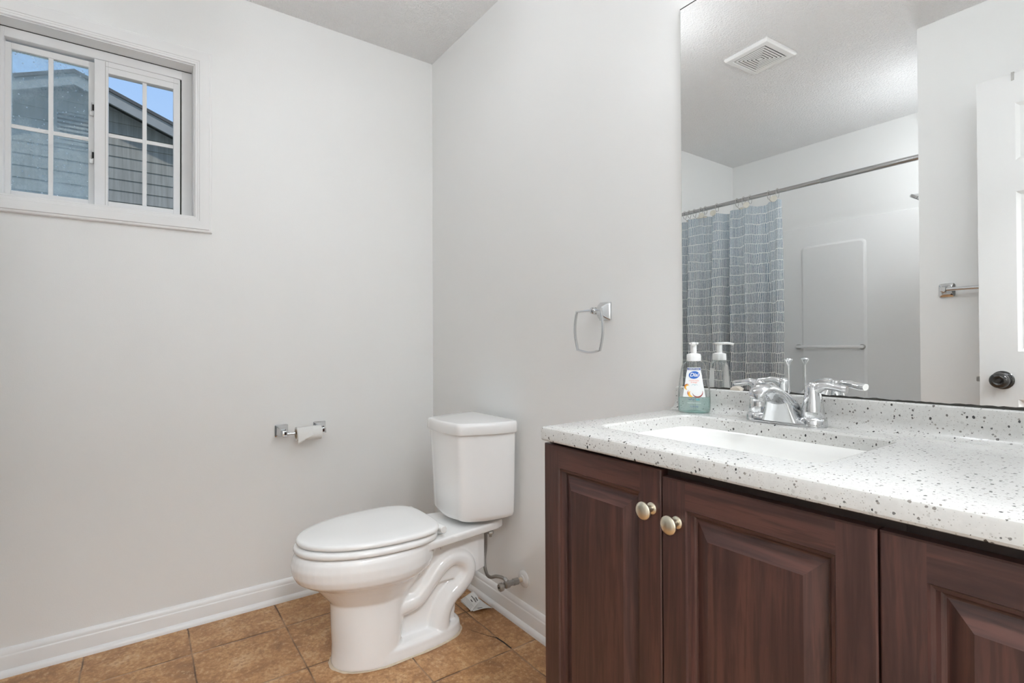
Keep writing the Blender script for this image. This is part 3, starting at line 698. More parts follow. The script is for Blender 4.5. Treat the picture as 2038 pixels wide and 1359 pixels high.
for i in range(N):
    d = (ringp[(i + 1) % N] - ringp[i - 1]).normalized(); nn = Vector((d.z, 0, -d.x))
    secs.append([ringp[i] + nn * a + Vector((0, b_, 0)) for a, b_ in rrect(0, 0, .0033, .0038, .0012, 2)])
secs.append(secs[0]); mb.rings(secs, cap0=False, cap1=False); bmesh.ops.remove_doubles(mb.b, verts=mb.b.verts, dist=1e-6)
build(mb, 'ring', 'chrome', parent=tr_, angle=35)

# ------------------------------------------------------------------ vanity cabinet
CX0, CX1, CYF = 1.4635, 2.522, -.468
vc = thing('vanity_cabinet', (1.99, -.24, 0), 'dark brown wooden vanity cabinet with raised panel doors', 'vanity cabinet')
mb = MB()
mb.box(CX0, CX0 + .016, CYF, -.004, 0, .849); mb.box(CX1 - .016, CX1, CYF, -.004, 0, .849); mb.box(CX0, CX1, CYF, -.004, .10, .116); mb.box(CX0 + .016, CX1 - .016, -.012, -.004, .116, .849)
mb.box(CX0, CX1, CYF + .06, CYF + .075, 0, .10)
build(mb, 'carcass', 'wood_upright', parent=vc, angle=25)
mb = MB()
for x in (CX0, 1.748, 2.051, CX1 - .04): mb.box(x, x + .04, CYF - .001, CYF + .018, .10, .849)
mb.box(CX0 + .002, CX1 - .002, CYF - .0005, CYF + .017, .812, .849); mb.box(CX0 + .002, CX1 - .002, CYF - .0005, CYF + .017, .10, .135)
build(mb, 'face_frame', 'cabinet_inside', parent=vc, angle=25)
def cab_door(x0, x1, z0, z1, st, yf, knob, side_l=None, side_r=None):
    """frame with moulded inner edge and raised field; slot 0 upright grain, slot 1 level grain"""
    mb = MB(); b = mb.b; yb = yf + .0195
    def loop(dx, dz, y, sl=0): return [(x0 + dx, y, z0 + dz), (x1 - dx, y, z0 + dz), (x1 - dx, y, z1 - dz), (x0 + dx, y, z1 - dz)]
    L = [loop(0, 0, yb), loop(0, 0, yf + .002), loop(.002, .002, yf), loop(st, st, yf), loop(st + .002, st + .002, yf + .0035), loop(st + .0065, st + .0065, yf + .0042), loop(st + .009, st + .009, yf + .0105), loop(st + .0115, st + .0115, yf + .0125), loop(st + .0135, st + .0135, yf + .0130),
         loop(st + .0155, st + .0155, yf + .0125), loop(st + .037, st + .037, yf + .0016), loop(st + .0385, st + .0385, yf + .0008)]
    V = [[b.verts.new(p) for p in l] for l in L]
    for k, (a, c) in enumerate(zip(V, V[1:])):
        if k == 2: continue
        for i in range(4):
            f = b.faces.new((a[i], a[(i + 1) % 4], c[(i + 1) % 4], c[i]))
            f.material_index = 1 if i in (0, 2) else 0
    b.faces.new(list(reversed(V[0]))); b.faces.new(V[-1])
    for xa, xb in ((x0 + .002, x0 + st), (x1 - st, x1 - .002)):          # stiles run full height, rails butt between them
        mb.face([(xa, yf, z0 + .002), (xb, yf, z0 + .002), (xb, yf, z1 - .002), (xa, yf, z1 - .002)], 0)
    for za, zb in ((z0 + .002, z0 + st), (z1 - st, z1 - .002)):
        mb.face([(x0 + st, yf, za), (x1 - st, yf, za), (x1 - st, yf, zb), (x0 + st, yf, zb)], 1)
    d = build(mb, 'door', ['wood_upright', 'wood_level'], parent=vc, angle=9)
    if knob:
        kx, kz = knob
        mb = MB(); mb.lathe([(.0098, .0), (.0098, .0012), (.0085, .0026), (.0058, .0036), (.0050, .007), (.0052, .013), (.0075, .0165), (.0128, .0185), (.0146, .0205), (.0146, .0228), (.0125, .0252), (.0075, .0268), (.0025, .0272)], (kx, yf, kz), (0, -1, 0), 32)
        build(mb, 'knob', 'brass_satin', parent=d)
    return d
DY = -.487
cab_door(1.4640, 1.7630, .045 + .09, .8440, .044, DY, (1.7445, .7775))
cab_door(1.7650, 2.0675, .045 + .09, .8345, .044, DY, (1.7940, .7675))
cab_door(2.0700, 2.3725, .045 + .09, .8345, .044, DY, (2.344, .7675))
mb = MB(); mb.box(2.375, 2.5205, DY + .002, DY + .0195, .135, .8345, .0015, 1); build(mb, 'filler_panel', 'wood_upright', parent=vc)

# ------------------------------------------------------------------ countertop with moulded basin and backsplash
ct = thing('vanity_countertop', (1.99, -.24, .850), 'white speckled countertop with moulded sink and backsplash', 'countertop')
def cloop(g, z, r=.006):
    xl0, xl1 = 1.4650 + g, 1.4425 + g
    pts = [(xl0, -.4956 + g), (2.5285, -.4956 + g), (2.5285, -.001), (xl1, -.001)]
    out = []
    for i in range(4):
        a, c = Vector(pts[i]), Vector(pts[(i + 1) % 4])
        for k in range(12): q = a.lerp(c, k / 12); out.append((q.x, q.y, z))
    return out
mb = MB()
R = mb.rings([cloop(.004, .8500), cloop(.001, .8515), cloop(0, .8545), cloop(0, .8725), cloop(.0012, .8765), cloop(.0035, .8792), cloop(.0070, .8800)], cap0=False, cap1=False)
def brr(hx, hy, r, z, cy=-.2535): return [(x, y, z) for x, y in rrect(1.7515, cy, hx, hy, r, 11)]
BR = mb.rings([brr(.2215, .1555, .040, .8800), brr(.2185, .1525, .038, .8788), brr(.2165, .1505, .037, .8760), brr(.2145, .1485, .036, .8530)], cap0=False, cap1=False)
def edges_of(ring): return [mb.b.edges.get((ring[i], ring[(i + 1) % len(ring)])) for i in range(len(ring))]
bmesh.ops.triangle_fill(mb.b, use_beauty=True, use_dissolve=False, edges=edges_of(R[-1]) + edges_of(BR[0]))
bmesh.ops.triangle_fill(mb.b, use_beauty=True, use_dissolve=False, edges=edges_of(R[0]) + edges_of(BR[-1]))
build(mb, 'slab', 'speckled_stone', parent=ct, angle=18)
mb = MB()
mb.rings([brr(.2165, .1505, .037, .8490), brr(.2145, .1485, .036, .8535), brr(.2135, .1475, .036, .8530), brr(.209, .143, .038, .835), brr(.198, .132, .045, .795), brr(.185, .120, .05, .772), brr(.160, .095, .05, .760), brr(.06, .04, .03, .752), brr(.022, .022, .021, .750)], cap0=False)
bs = build(mb, 'basin', 'basin_white', parent=ct, angle=50)
mb = MB(); mb.lathe([(.021, .7505), (.0215, .7535), (.017, .7545), (.015, .752), (.004, .752)], (1.7515, -.2535, 0), (0, 0, 1), 24); build(mb, 'drain', 'chrome', parent=bs)
mb = MB()
prof = [(-.001, .8795), (-.047, .8795), (-.044, .8812), (-.036, .8835), (-.029, .8885), (-.0245, .896), (-.0225, .905), (-.0215, .932), (-.0205, .9355), (-.0175, .9375), (-.001, .9375)]
mb.prism(prof, 'x', 1.4435, 2.5285); build(mb, 'backsplash', 'speckled_stone', parent=ct, angle=40)

# ------------------------------------------------------------------ mirror
mi = thing('wall_mirror', (1.98, 0, .938), 'large frameless wall mirror above the backsplash', 'mirror')
MX0, MX1, MZ0, MZ1 = 1.4535, 2.515, .9385, 1.9405
mb = MB(); mb.box(MX0, MX1, -.0055, -.0005, MZ0, MZ1); build(mb, 'glass_sheet', 'glass_edge', parent=mi)
mb = MB(); mb.face([(MX0 + .0012, -.0060, MZ0), (MX1 - .0012, -.0060, MZ0), (MX1 - .0012, -.0060, MZ1 - .0012), (MX0 + .0012, -.0060, MZ1 - .0012)]); build(mb, 'silvering', 'mirror_silver', parent=mi)
mb = MB(); rr = random.Random(11); n = 150; y = -.0063; hh = []; a = 0
for i in range(n + 1):
    f = i / n; base = .0024 + .0015 * f + .0022 * max(0, math.sin(f * 9.2 + .6)) * (f > .25) + .0035 * (max(0, f - .62))
    a = a * .6 + rr.uniform(-.0009, .0009); hh.append(max(.0016, base + a + (.003 * math.exp(-((f - .66) / .05) ** 2))))
top = [(MX0 + (MX1 - MX0) * i / n, y, MZ0 + hh[i]) for i in range(n + 1)]; bot = [(p[0], y, MZ0 - .0005) for p in top]
for i in range(n): mb.face([bot[i], bot[i + 1], top[i + 1], top[i]])
build(mb, 'tarnished_edge', 'tarnish', parent=mi)
mb = MB(); mb.box(MX0, MX1, -.0068, -.0056, MZ1 - .0022, MZ1 - .0004); build(mb, 'top_channel', 'tarnish', parent=mi)
mb = MB(); R = [[(1.608 + x * s, -.0065 - d, .9375 + zz * s) for x, zz in ((-.016, 0), (.016, 0), (.013, .006), (.004, .010), (-.008, .009), (-.014, .005))] for d, s in ((0, 1), (.006, .95), (.008, .8))]; mb.rings(R); build(mb, 'mirror_clip', 'mirror_clip', parent=mi)

# ------------------------------------------------------------------ faucet
FX, FY, FZ = 1.7485, -.0585, .880
fc = thing('faucet', (FX, FY, FZ), 'chrome two-handle bathroom faucet on the countertop behind the sink', 'faucet')
def stad(hx, hy, z, n=14):
    return [(FX + (hx - hy) * (1 if math.cos(a) >= 0 else -1) + hy * math.cos(a), FY + hy * math.sin(a), z) for a in [2 * PI * (k + .5) / (2 * n) for k in range(2 * n)]]
mb = MB(); mb.rings([stad(.083, .0265, FZ + .0002), stad(.083, .0265, FZ + .006), stad(.0815, .025, FZ + .011), stad(.0775, .021, FZ + .0135)]); build(mb, 'base_plate', 'chrome', parent=fc, angle=45)
for sg in (-1, 1):
    hx = FX + sg * .0565
    mb = MB(); mb.lathe([(.0265, .004), (.0265, .012), (.0245, .0165), (.0205, .019), (.0205, .021), (.0215, .0225), (.0205, .034), (.0180, .052), (.0150, .066), (.0138, .074), (.0120, .0830), (.0070, .0885), (.0015, .0900)], (hx, FY, FZ), (0, 0, 1), 36)
    hn = build(mb, 'handle', 'chrome', parent=fc, angle=45)
    mb = MB(); pts = [(hx - sg * .004, FY, FZ + .068), (hx + sg * .008, FY + .001, FZ + .0775), (hx + sg * .022, FY + .003, FZ + .0835), (hx + sg * .038, FY + .006, FZ + .0815), (hx + sg * .052, FY + .008, FZ + .0790), (hx + sg * .060, FY + .009, FZ + .0785)]
    mb.tube(pts, [.0120, .0120, .0105, .0105, .0125, .0115], 18, flat=[1.0, .95, .78, .68, .62, .60], smooth=5); build(mb, 'lever', 'chrome', parent=hn, angle=55)
# spout: broad hood rising from the base and curving over to the outlet
mb = MB(); sec = []
for (y, zc, w, h) in ((.016, .020, .030, .010), (.006, .030, .033, .024), (-.008, .040, .033, .034), (-.026, .052, .0295, .036), (-.046, .0645, .0255, .031), (-.066, .0735, .0225, .0265), (-.084, .0775, .0205, .0235), (-.100, .0755, .0190, .0215), (-.112, .0700, .0165, .0175), (-.119, .0640, .0105, .0105)):
    ring = []
    for k in range(28):
        a = 2 * PI * k / 28; c, s = math.cos(a), math.sin(a)
        zz = zc + (h * .5 * s if s > 0 else h * .5 * s)
        ring.append((FX + w * math.copysign(abs(c) ** .85, c) * (1.0 if s > 0 else 1.0), FY + y, FZ + zz))
    sec.append(ring)
mb.rings(sec); sp = build(mb, 'spout', 'chrome', parent=fc, angle=60)
mb = MB(); hood = [[(FX + sx * w, FY + y, FZ + z) for sx, w, y, z in ((-1, .037, .020, .008), (1, .037, .020, .008), (1, .034, -.030, .008), (1, .022, -.036, .052), (-1, .022, -.036, .052), (-1, .034, -.030, .008))]]
mb.rings([[(FX + x, FY + y, FZ + z) for x, y in rrect(0, cy, hx, hy, .012, 5)] for z, cy, hx, hy in ((.006, -.005, .040, .027), (.020, -.008, .034, .025), (.036, -.014, .029, .022), (.050, -.022, .025, .017))]); build(mb, 'spout_body', 'chrome', parent=sp, angle=60)
mb = MB(); mb.lathe([(.0125, .0), (.0125, -.013), (.0118, -.014), (.0128, -.015), (.0128, -.024), (.0105, -.025), (.0095, -.022), (.004, -.022)], (FX, FY - .104, FZ + .068), (0, 0, 1), 28); build(mb, 'aerator', 'chrome', parent=sp, angle=40)
mb = MB(); mb.tube([(FX, FY + .016, FZ + .012), (FX, FY + .016, FZ + .124)], .0021, 10); lr = build(mb, 'lift_rod', 'chrome', parent=fc)
mb = MB(); mb.lathe([(.0022, 0), (.0030, .003), (.0075, .009), (.0088, .0125), (.0075, .0145), (.0055, .0150), (.0045, .0138)], (FX, FY + .016, FZ + .122), (0, 0, 1), 20); build(mb, 'lift_knob', 'chrome', parent=lr)

# ------------------------------------------------------------------ soap bottle
BX, BY, BZ = 1.5265, -.060, .8802
NB = Vector((.57, -.82, 0)).normalized(); RB = Vector((-NB.y, NB.x, 0)); UB = Vector((0, 0, 1))
sb = thing('soap_bottle', (BX, BY, BZ), 'clear pump bottle of hand soap with pale teal liquid on the countertop', 'soap bottle')
def BP(x, d, z): return Vector((BX, BY, BZ)) + RB * x + NB * d + UB * z
PROF = [(.0, .0335, .0180), (.002, .0365, .0205), (.006, .0378, .0215), (.030, .0385, .0222), (.052, .0378, .0218), (.078, .0350, .0205), (.100, .0315, .0190), (.114, .0290, .0178), (.121, .0255, .0165), (.126, .0190, .0150), (.1285, .0150, .0140), (.1300, .0140, .0140)]
def ab(z):
    for (z0, a0, b0), (z1, a1, b1) in zip(PROF, PROF[1:]):
        if z <= z1: f = (z - z0) / (z1 - z0); return a0 + (a1 - a0) * f, b0 + (b1 - b0) * f
    return PROF[-1][1:]
PW = 2.7
def bring(z, g=0.0, n=44):
    a, b_ = ab(z); a -= g; b_ -= g; out = []
    for k in range(n):
        t_ = 2 * PI * k / n; c, s = math.cos(t_), math.sin(t_)
        out.append(BP(a * math.copysign(abs(c) ** (2 / PW), c), b_ * math.copysign(abs(s) ** (2 / PW), s), z))
    return out
def bfront(x, z, off):
    a, b_ = ab(z); return BP(x, b_ * max(0, 1 - abs(x / a) ** PW) ** (1 / PW) + off, z)
mb = MB(); mb.rings([bring(z) for z, _, _ in PROF], cap1=False); body = build(mb, 'bottle', 'bottle_clear', parent=sb, angle=60)
mb = MB(); mb.rings([bring(z, .0016) for z in (.003, .006, .015, .030, .0372)]); build(mb, 'liquid_soap', 'soap_teal', parent=sb, angle=60)
mb = MB(); rs_ = []
for s_, h in ((1.0, 0.0), (.96, .0012), (.5, .0045), (.12, .0058)):
    rs_.append([BP(.026 * s_ * math.cos(a), .0135 * s_ * math.sin(a), .0006 + h) for a in [2 * PI * k / 28 for k in range(28)]])
mb.rings(rs_); build(mb, 'punt', 'soap_teal', parent=sb)
mb = MB(); mb.lathe([(.0132, .1270), (.0172, .1272), (.0176, .1290), (.0172, .1400), (.0160, .1440), (.0095, .1460), (.0085, .1464)], BP(0, 0, 0), (0, 0, 1), 36); cap = build(mb, 'collar', 'white_plastic', parent=sb, angle=40)
mb = MB(); mb.lathe([(.0070, .1455), (.0070, .1690), (.0062, .1700), (.0066, .1705)], BP(0, 0, 0), (0, 0, 1), 24)
mb.lathe([(.0066, .1660), (.0115, .1690), (.0118, .1712), (.0105, .1726), (.004, .1730)], BP(0, 0, 0), (0, 0, 1), 24)
mb.tube([BP(0, .000, .1698), BP(0, .016, .1708), BP(0, .030, .1700), BP(0, .0365, .1675)], [.0082, .0064, .0050, .0042], 14, flat=[.45, .5, .6, .7], smooth=3); build(mb, 'pump_head', 'white_plastic', parent=sb, angle=45)
mb = MB(); mb.lathe([(.0072, .096), (.0072, .127)], BP(0, 0, 0), (0, 0, 1), 18); mb.tube([BP(0, 0, .008), BP(0, 0, .098)], .0028, 10); build(mb, 'dip_tube', 'bottle_clear', parent=sb)
def wrap(fn_outline, off, nx=14, nz=20):
    """fn_outline(z)->(xl,xr)"""
def lab_patch(z0, z1, xl, xr, off, nz=24, nx=12):
    mb = MB(); G = []
    for j in range(nz + 1):
        z = z0 + (z1 - z0) * j / nz; l, r = xl(z), xr(z); G.append([mb.b.verts.new(bfront(l + (r - l) * i / nx, z, off)) for i in range(nx + 1)])
    for j in range(nz):
        for i in range(nx): mb.b.faces.new((G[j][i], G[j][i + 1], G[j + 1][i + 1], G[j + 1][i]))
    return mb
def lab_poly(pts, off):
    mb = MB(); mb.face([bfront(x, z, off) for x, z in pts]); return mb
lw = lambda z: .0148 + (.1130 - z) * .155
lb = build(lab_patch(.040, .112, lambda z: -lw(z) * min(1, ((z - .036) / .004) ** .5), lambda z: lw(z) * min(1, ((z - .036) / .004) ** .5), .0006), 'label', 'label_white', parent=sb, angle=60)
build(lab_patch(.1055, .1105, lambda z: -.0148, lambda z: .0148, .0010, 4), 'top_band', 'label_navy', parent=lb)
ova = [(.0005 + .0125 * math.cos(a) + .0012 * math.sin(a), .0935 + .0092 * math.sin(a)) for a in [2 * PI * k / 32 for k in range(32)]]
mb = MB(); c0 = bfront(.0005, .0935, .0012); ringv = [bfront(x, z, .0012) for x, z in ova]
for i in range(32): mb.face([c0, ringv[i], ringv[(i + 1) % 32]])
build(mb, 'brand_oval', 'label_blue', parent=lb)
def crescent(name, mat, cx, cz, r0, r1, a0, a1, off, par=lb):
    mb = MB(); n = 16
    for i in range(n):
        A = [a0 + (a1 - a0) * (i + k) / n for k in (0, 1)]; q = []
        for a, rr_ in ((A[0], r0), (A[1], r0)): q.append(bfront(cx + rr_ * math.cos(a), cz + rr_ * math.sin(a), off))
        for k, a in ((1, A[1]), (0, A[0])):
            f = (i + k) / n; w = r0 + (r1 - r0) * math.sin(PI * f); q.append(bfront(cx + (w + .0001) * math.cos(a), cz + (w + .0001) * math.sin(a), off))
        mb.face(q)
    return build(mb, name, mat, parent=par)
R_ = math.radians
crescent('coconut_half', 'coconut_shell', .0075, .0535, .0118, .0146, R_(195), R_(375), .0013)
crescent('mango_slice', 'mango', -.0135, .0625, .0050, .0090, R_(60), R_(250), .0012); crescent('mango_rind', 'mango_skin', -.0138, .0632, .0076, .0092, R_(70), R_(200), .0014)
crescent('mango_slice', 'mango', -.0010, .0500, .0085, .0140, R_(150), R_(262), .0011); crescent('mango_rind', 'mango_skin', -.0012, .0500, .0125, .0142, R_(150), R_(215), .0014)
crescent('blossom', 'label_teal', -.0010, .0660, .0046, .0051, R_(20), R_(170), .0012); crescent('blossom', 'label_teal', .0050, .0650, .0050, .0055, R_(40), R_(160), .0012)
def text(body_, size, x, z, off, mat, name, shear=0.0, parent=lb, bold=0.0):
    cu = bpy.data.curves.new(name, 'FONT'); cu.body = body_; cu.size = size; cu.align_x = 'CENTER'; cu.align_y = 'CENTER'; cu.shear = shear; cu.extrude = .00008; cu.offset = bold
    cu.materials.append(M[mat]); o = bpy.data.objects.new(name, cu); COL.objects.link(o); o.parent = parent
    dg = bpy.context.evaluated_depsgraph_get(); me = bpy.data.meshes.new_from_object(o.evaluated_get(dg)); bpy.data.objects.remove(o, do_unlink=True); bpy.data.curves.remove(cu)
    me.name = name; me.materials.clear(); me.materials.append(M[mat]); o = bpy.data.objects.new(name, me); COL.objects.link(o); o.parent = parent
    p = bfront(x, z, off) - worldloc(parent)
    o.matrix_local = Matrix(((RB.x, 0, NB.x, p.x), (RB.y, 0, NB.y, p.y), (0, 1, 0, p.z), (0, 0, 0, 1))); return o
text('Dial', .0125, .0002, .0937, .0016, 'label_white', 'brand_lettering', .25, bold=.00025)
text('COMPLETE CLEAN', .0030, 0, .1079, .0015, 'label_white', 'band_lettering', bold=.0001)
text('coconut water', .0041, 0, .0800, .0012, 'label_orange', 'scent_lettering'); text('& mango', .0041, 0, .0757, .0012, 'label_orange', 'scent_lettering')
mb = lab_patch(.0325, .0360, lambda z: .0040, lambda z: .0125, .0012, 3, 4); build(mb, 'teal_tag', 'label_teal', parent=sb)
text('hand wash', .0034, -.006, .0340, .0012, 'label_navy', 'type_lettering', parent=sb)
text('HYDRATING FORMULA', .0030, 0, .0255, .0012, 'label_white', 'claim_lettering', parent=sb)
text('7.5 FL OZ', .0046, 0, .0165, .0012, 'label_navy', 'volume_lettering', parent=sb)
# ingredients panel stuck on the back
mb = MB()
for j in range(10):
    z0, z1 = .046 + j * .006, .052 + j * .006; w0, w1 = lw(z0) * .8, lw(z1) * .8
    def bb(x, z): a, b_ = ab(z); return BP(x, -(b_ * max(0, 1 - abs(x / a) ** PW) ** (1 / PW) + .0006), z)
    for i in range(6):
        fa, fb = -1 + 2 * i / 6, -1 + 2 * (i + 1) / 6; mb.face([bb(w0 * fa, z0), bb(w0 * fb, z0), bb(w1 * fb, z1), bb(w1 * fa, z1)])
build(mb, 'back_label', 'label_white', parent=sb, angle=60)

# ------------------------------------------------------------------ vanity light above the mirror
vg = thing('vanity_light', (2.06, 0, 2.04), 'four-bulb vanity light bar on the wall above the mirror', 'wall light')
mb = MB(); mb.box(1.71, 2.41, -.03, -.001, 2.00, 2.08, .006, 2); build(mb, 'back_plate', 'chrome', parent=vg)
for x in (1.79, 1.97, 2.15, 2.33):
    mb = MB(); mb.lathe([(.020, .029), (.020, .060), (.016, .066)], (x, 0, 2.04), (0, -1, 0), 20); so_ = build(mb, 'socket', 'chrome', parent=vg)
    mb = MB(); mb.lathe([(.014, .062)] + [(.046 * math.sin(R_(20 + 160 * k / 12)), .108 - .046 * math.cos(R_(20 + 160 * k / 12))) for k in range(13)], (x, 0, 2.04), (0, -1, 0), 24); build(mb, 'globe_bulb', 'bulb_glow', parent=so_)
# unseen ceiling lamps, all added for fill light
def dome(name, x, y, r, mat, label):
    t_ = thing(name, (x, y, H), label, 'added fill light')
    mb = MB(); mb.lathe([(r * 1.05, .0005), (r * 1.05, .018), (r * .98, .022)], (x, y, H), (0, 0, -1), 40); build(mb, 'rim', 'brushed_steel', parent=t_)
    mb = MB(); mb.lathe([(r * .97 * math.cos(R_(a)), .018 + r * .35 * math.sin(R_(a))) for a in (0, 15, 30, 45, 60, 75, 86)], (x, y, H), (0, 0, -1), 40); build(mb, 'glass_bowl', mat, parent=t_)
cl = thing('ceiling_fill_lamp', (.84, -.66, H), 'added frosted fill globe on the bathroom ceiling, out of view', 'added fill light')  # added out of view to lift the left side and ceiling
mb = MB(); mb.lathe([(.06, .0005), (.06, .016), (.05, .022), (.012, .026), (.012, .130), (.045, .135), (.045, .155)], (.84, -.66, H), (0, 0, -1), 32); build(mb, 'canopy', 'brushed_steel', parent=cl)
mb = MB(); mb.lathe([(.10 * math.sin(R_(26 + 154 * k / 14)), 0.240 - .10 * math.cos(R_(26 + 154 * k / 14))) for k in range(15)], (.84, -.66, H), (0, 0, -1), 32, cap0=True, cap1=False); build(mb, 'globe', 'ceiling_fill_glow', parent=cl)
sl = thing('tub_fill_lamp', (1.412, -2.15, H), 'added small fill globe on the ceiling over the tub, out of view', 'added fill light')  # added globe hidden behind the partition, brightens the tub alcove
mb = MB(); mb.lathe([(.045, .0005), (.045, .014), (.012, .018), (.012, .290), (.030, .295), (.030, .310)], (1.412, -2.15, H), (0, 0, -1), 28); build(mb, 'stem', 'brushed_steel', parent=sl)
mb = MB(); mb.lathe([(.060 * math.sin(R_(30 + 150 * k / 12)), .360 - .060 * math.cos(R_(30 + 150 * k / 12))) for k in range(13)], (1.412, -2.15, H), (0, 0, -1), 28, cap1=False); build(mb, 'globe', 'tub_fill_glow', parent=sl)
dome('hallway_fill_lamp', 3.20, -1.05, .17, 'hall_fill_glow', 'added round frosted fill light on the hallway ceiling, out of view')  # added hallway lamp, fills the room from behind the camera

# ------------------------------------------------------------------ door standing open against the partition
dr_ = thing('door_1', (2.50, -1.4345, 0), 'white panelled door standing open', 'door', kind='structure')
dx0, dx1, dyf, dyb, dz0, dz1 = 1.7415, 2.5020, -1.4170, -1.4520, .012, 2.030
PAN = []
for (pz0, pz1) in ((1.712, 1.920), (1.018, 1.598), (.265, .845)):
    for (pa, pb_) in ((dx0 + .106, dx0 + .336), (dx1 - .336, dx1 - .106)): PAN.append((pa, pb_, pz0, pz1))
mb = MB(); xs = sorted({dx0, dx1, *[p[0] for p in PAN], *[p[1] for p in PAN]}); zs = sorted({dz0, dz1, *[p[2] for p in PAN], *[p[3] for p in PAN]})
for yy, sg in ((dyf, 1), (dyb, -1)):
    for xa, xb in zip(xs, xs[1:]):
        for za, zb in zip(zs, zs[1:]):
            if any(abs(p[0] - xa) < 1e-6 and abs(p[1] - xb) < 1e-6 and p[2] - 1e-6 <= za and zb <= p[3] + 1e-6 for p in PAN):
                lo = [[(xa + g, yy - sg * d, za + g), (xb - g, yy - sg * d, za + g), (xb - g, yy - sg * d, zb - g), (xa + g, yy - sg * d, zb - g)] for g, d in ((0, 0), (.004, .003), (.012, .0075), (.018, .0080), (.050, .002), (.052, .0018))]
                mb.rings(lo, cap0=False)
            else: mb.face([(xa, yy, za), (xb, yy, za), (xb, yy, zb), (xa, yy, zb)])
for (a, c) in (((dx0, dz0), (dx1, dz0)), ((dx1, dz0), (dx1, dz1)), ((dx1, dz1), (dx0, dz1)), ((dx0, dz1), (dx0, dz0))):
    mb.face([(a[0], dyf, a[1]), (c[0], dyf, c[1]), (c[0], dyb, c[1]), (a[0], dyb, a[1])])
bmesh.ops.remove_doubles(mb.b, verts=mb.b.verts, dist=1e-5)
leaf = build(mb, 'door_leaf', 'door_paint', parent=dr_, angle=20)
KX, KZ = 1.806, .913
for yy, sg in ((dyf, 1), (dyb, -1)):
    mb = MB(); mb.lathe([(.033, 0), (.0335, .003), (.030, .007), (.020, .0095), (.0125, .011), (.0115, .024), (.015, .029), (.0245, .034), (.0285, .043), (.0280, .052), (.0235, .0595), (.016, .063), (.0145, .0625), (.0130, .061), (.0085, .060), (.0070, .0635), (.0020, .0645)], (KX, yy, KZ), (0, sg, 0), 40)
    build(mb, 'door_knob', 'black_knob', parent=dr_, angle=40)
mb = MB(); mb.box(dx0 - .0015, dx0 + .001, dyb + .005, dyf - .005, KZ - .03, KZ + .03); mb.box(dx0 - .012, dx0, dyf - .026, dyf - .010, KZ - .009, KZ + .009, .002, 1); build(mb, 'latch_plate', 'grey_metal', parent=dr_)
for zc in (.25, 1.05, 1.82):
    mb = MB(); mb.tube([(dx1 + .004, dyf - .002, zc - .045), (dx1 + .004, dyf - .002, zc + .045)], .006, 12); build(mb, 'hinge', 'grey_metal', parent=dr_)
mb = MB()
for (y0, y1, z0, z1) in ((DY0 - .057, DY0, 0, DZ + .057), (DY1, DY1 + .057, 0, DZ + .057), (DY0, DY1, DZ, DZ + .057)): mb.box(XR - .016, XR, y0, y1, z0, z1, .003, 1)
struct(mb, 'trim_2', 'trim_paint', 'white casing round the doorway', 'door trim')
hk = thing('door_hook', (1.842, -1.4345, 2.03), 'small hook hung over the top of the open door', 'hook')
mb = MB(); hp_ = [(dyb - .004, 1.985), (dyb - .004, 2.0335), (dyf + .003, 2.0335), (dyf + .003, 2.004), (dyf + .0012, 2.004), (dyf + .0012, 2.0318), (dyb - .0022, 2.0318), (dyb - .0022, 1.985)]
mb.rings([[(x, y, z) for y, z in hp_] for x in (1.838, 1.846)]); build(mb, 'hook_strap', 'grey_metal', parent=hk)

# ------------------------------------------------------------------ towel bar on the partition
tb = thing('towel_bar', (1.90, YP, 1.276), 'chrome towel bar on the partition behind the open door', 'towel bar')
for x in (1.592, 2.202):
    mb = MB(); R = [[(x + a, YP + d, 1.275 + b_) for a, b_ in rrect(0, 0, hx, hz, r, 4)] for d, hx, hz, r in ((.0005, .028, .029, .010), (.005, .028, .029, .010), (.009, .024, .025, .009), (.012, .018, .019, .008), (.030, .011, .012, .006), (.054, .0105, .011, .005), (.058, .008, .008, .004))]
    mb.rings(R); build(mb, 'end_post', 'chrome', parent=tb, angle=30)
mb = MB(); mb.lathe([(.0078, 0), (.0078, .61)], (1.592, YP + .048, 1.275), (1, 0, 0), 18); build(mb, 'bar', 'chrome', parent=tb)

# ------------------------------------------------------------------ tub, surround, shower
TYF = -1.955
bt = thing('bathtub', (.75, -2.25, 0), 'white alcove bathtub behind the shower curtain', 'bathtub')
mb = MB(); 
def tr2(hx, hy, r, z): return [(x, y, z) for x, y in rrect(.748, (TYF + YB) / 2, hx, hy, r, 8)]
hx0, hy0 = .7455, (TYF - YB) / 2 - .004
mb.rings([tr2(hx0, hy0, .012, 0), tr2(hx0, hy0, .012, .40), tr2(hx0, hy0, .012, .42), tr2(hx0 - .004, hy0 - .004, .012, .425), tr2(hx0 - .07, hy0 - .065, .10, .425), tr2(hx0 - .08, hy0 - .075, .10, .415), tr2(hx0 - .11, hy0 - .10, .10, .15), tr2(hx0 - .17, hy0 - .15, .10, .08)])
build(mb, 'tub_shell', 'acrylic', parent=bt, angle=50)
su = thing('tub_surround', (.75, YB, .425), 'white acrylic tub surround panels with moulded shelf tower', 'tub surround')
SZ = 1.866
mb = MB(); mb.box(.022, XP - .022, YB + .001, YB + .014, .425, SZ, .004, 2); build(mb, 'back_panel', 'acrylic', parent=su, angle=30)
mb = MB(); mb.box(.001, .016, TYF - .01, YB + .012, .425, SZ); build(mb, 'side_panel', 'acrylic', parent=su)
mb = MB(); mb.box(XP - .016, XP - .001, YB + .012, TYF - .01, .425, SZ); build(mb, 'side_panel', 'acrylic', parent=su)
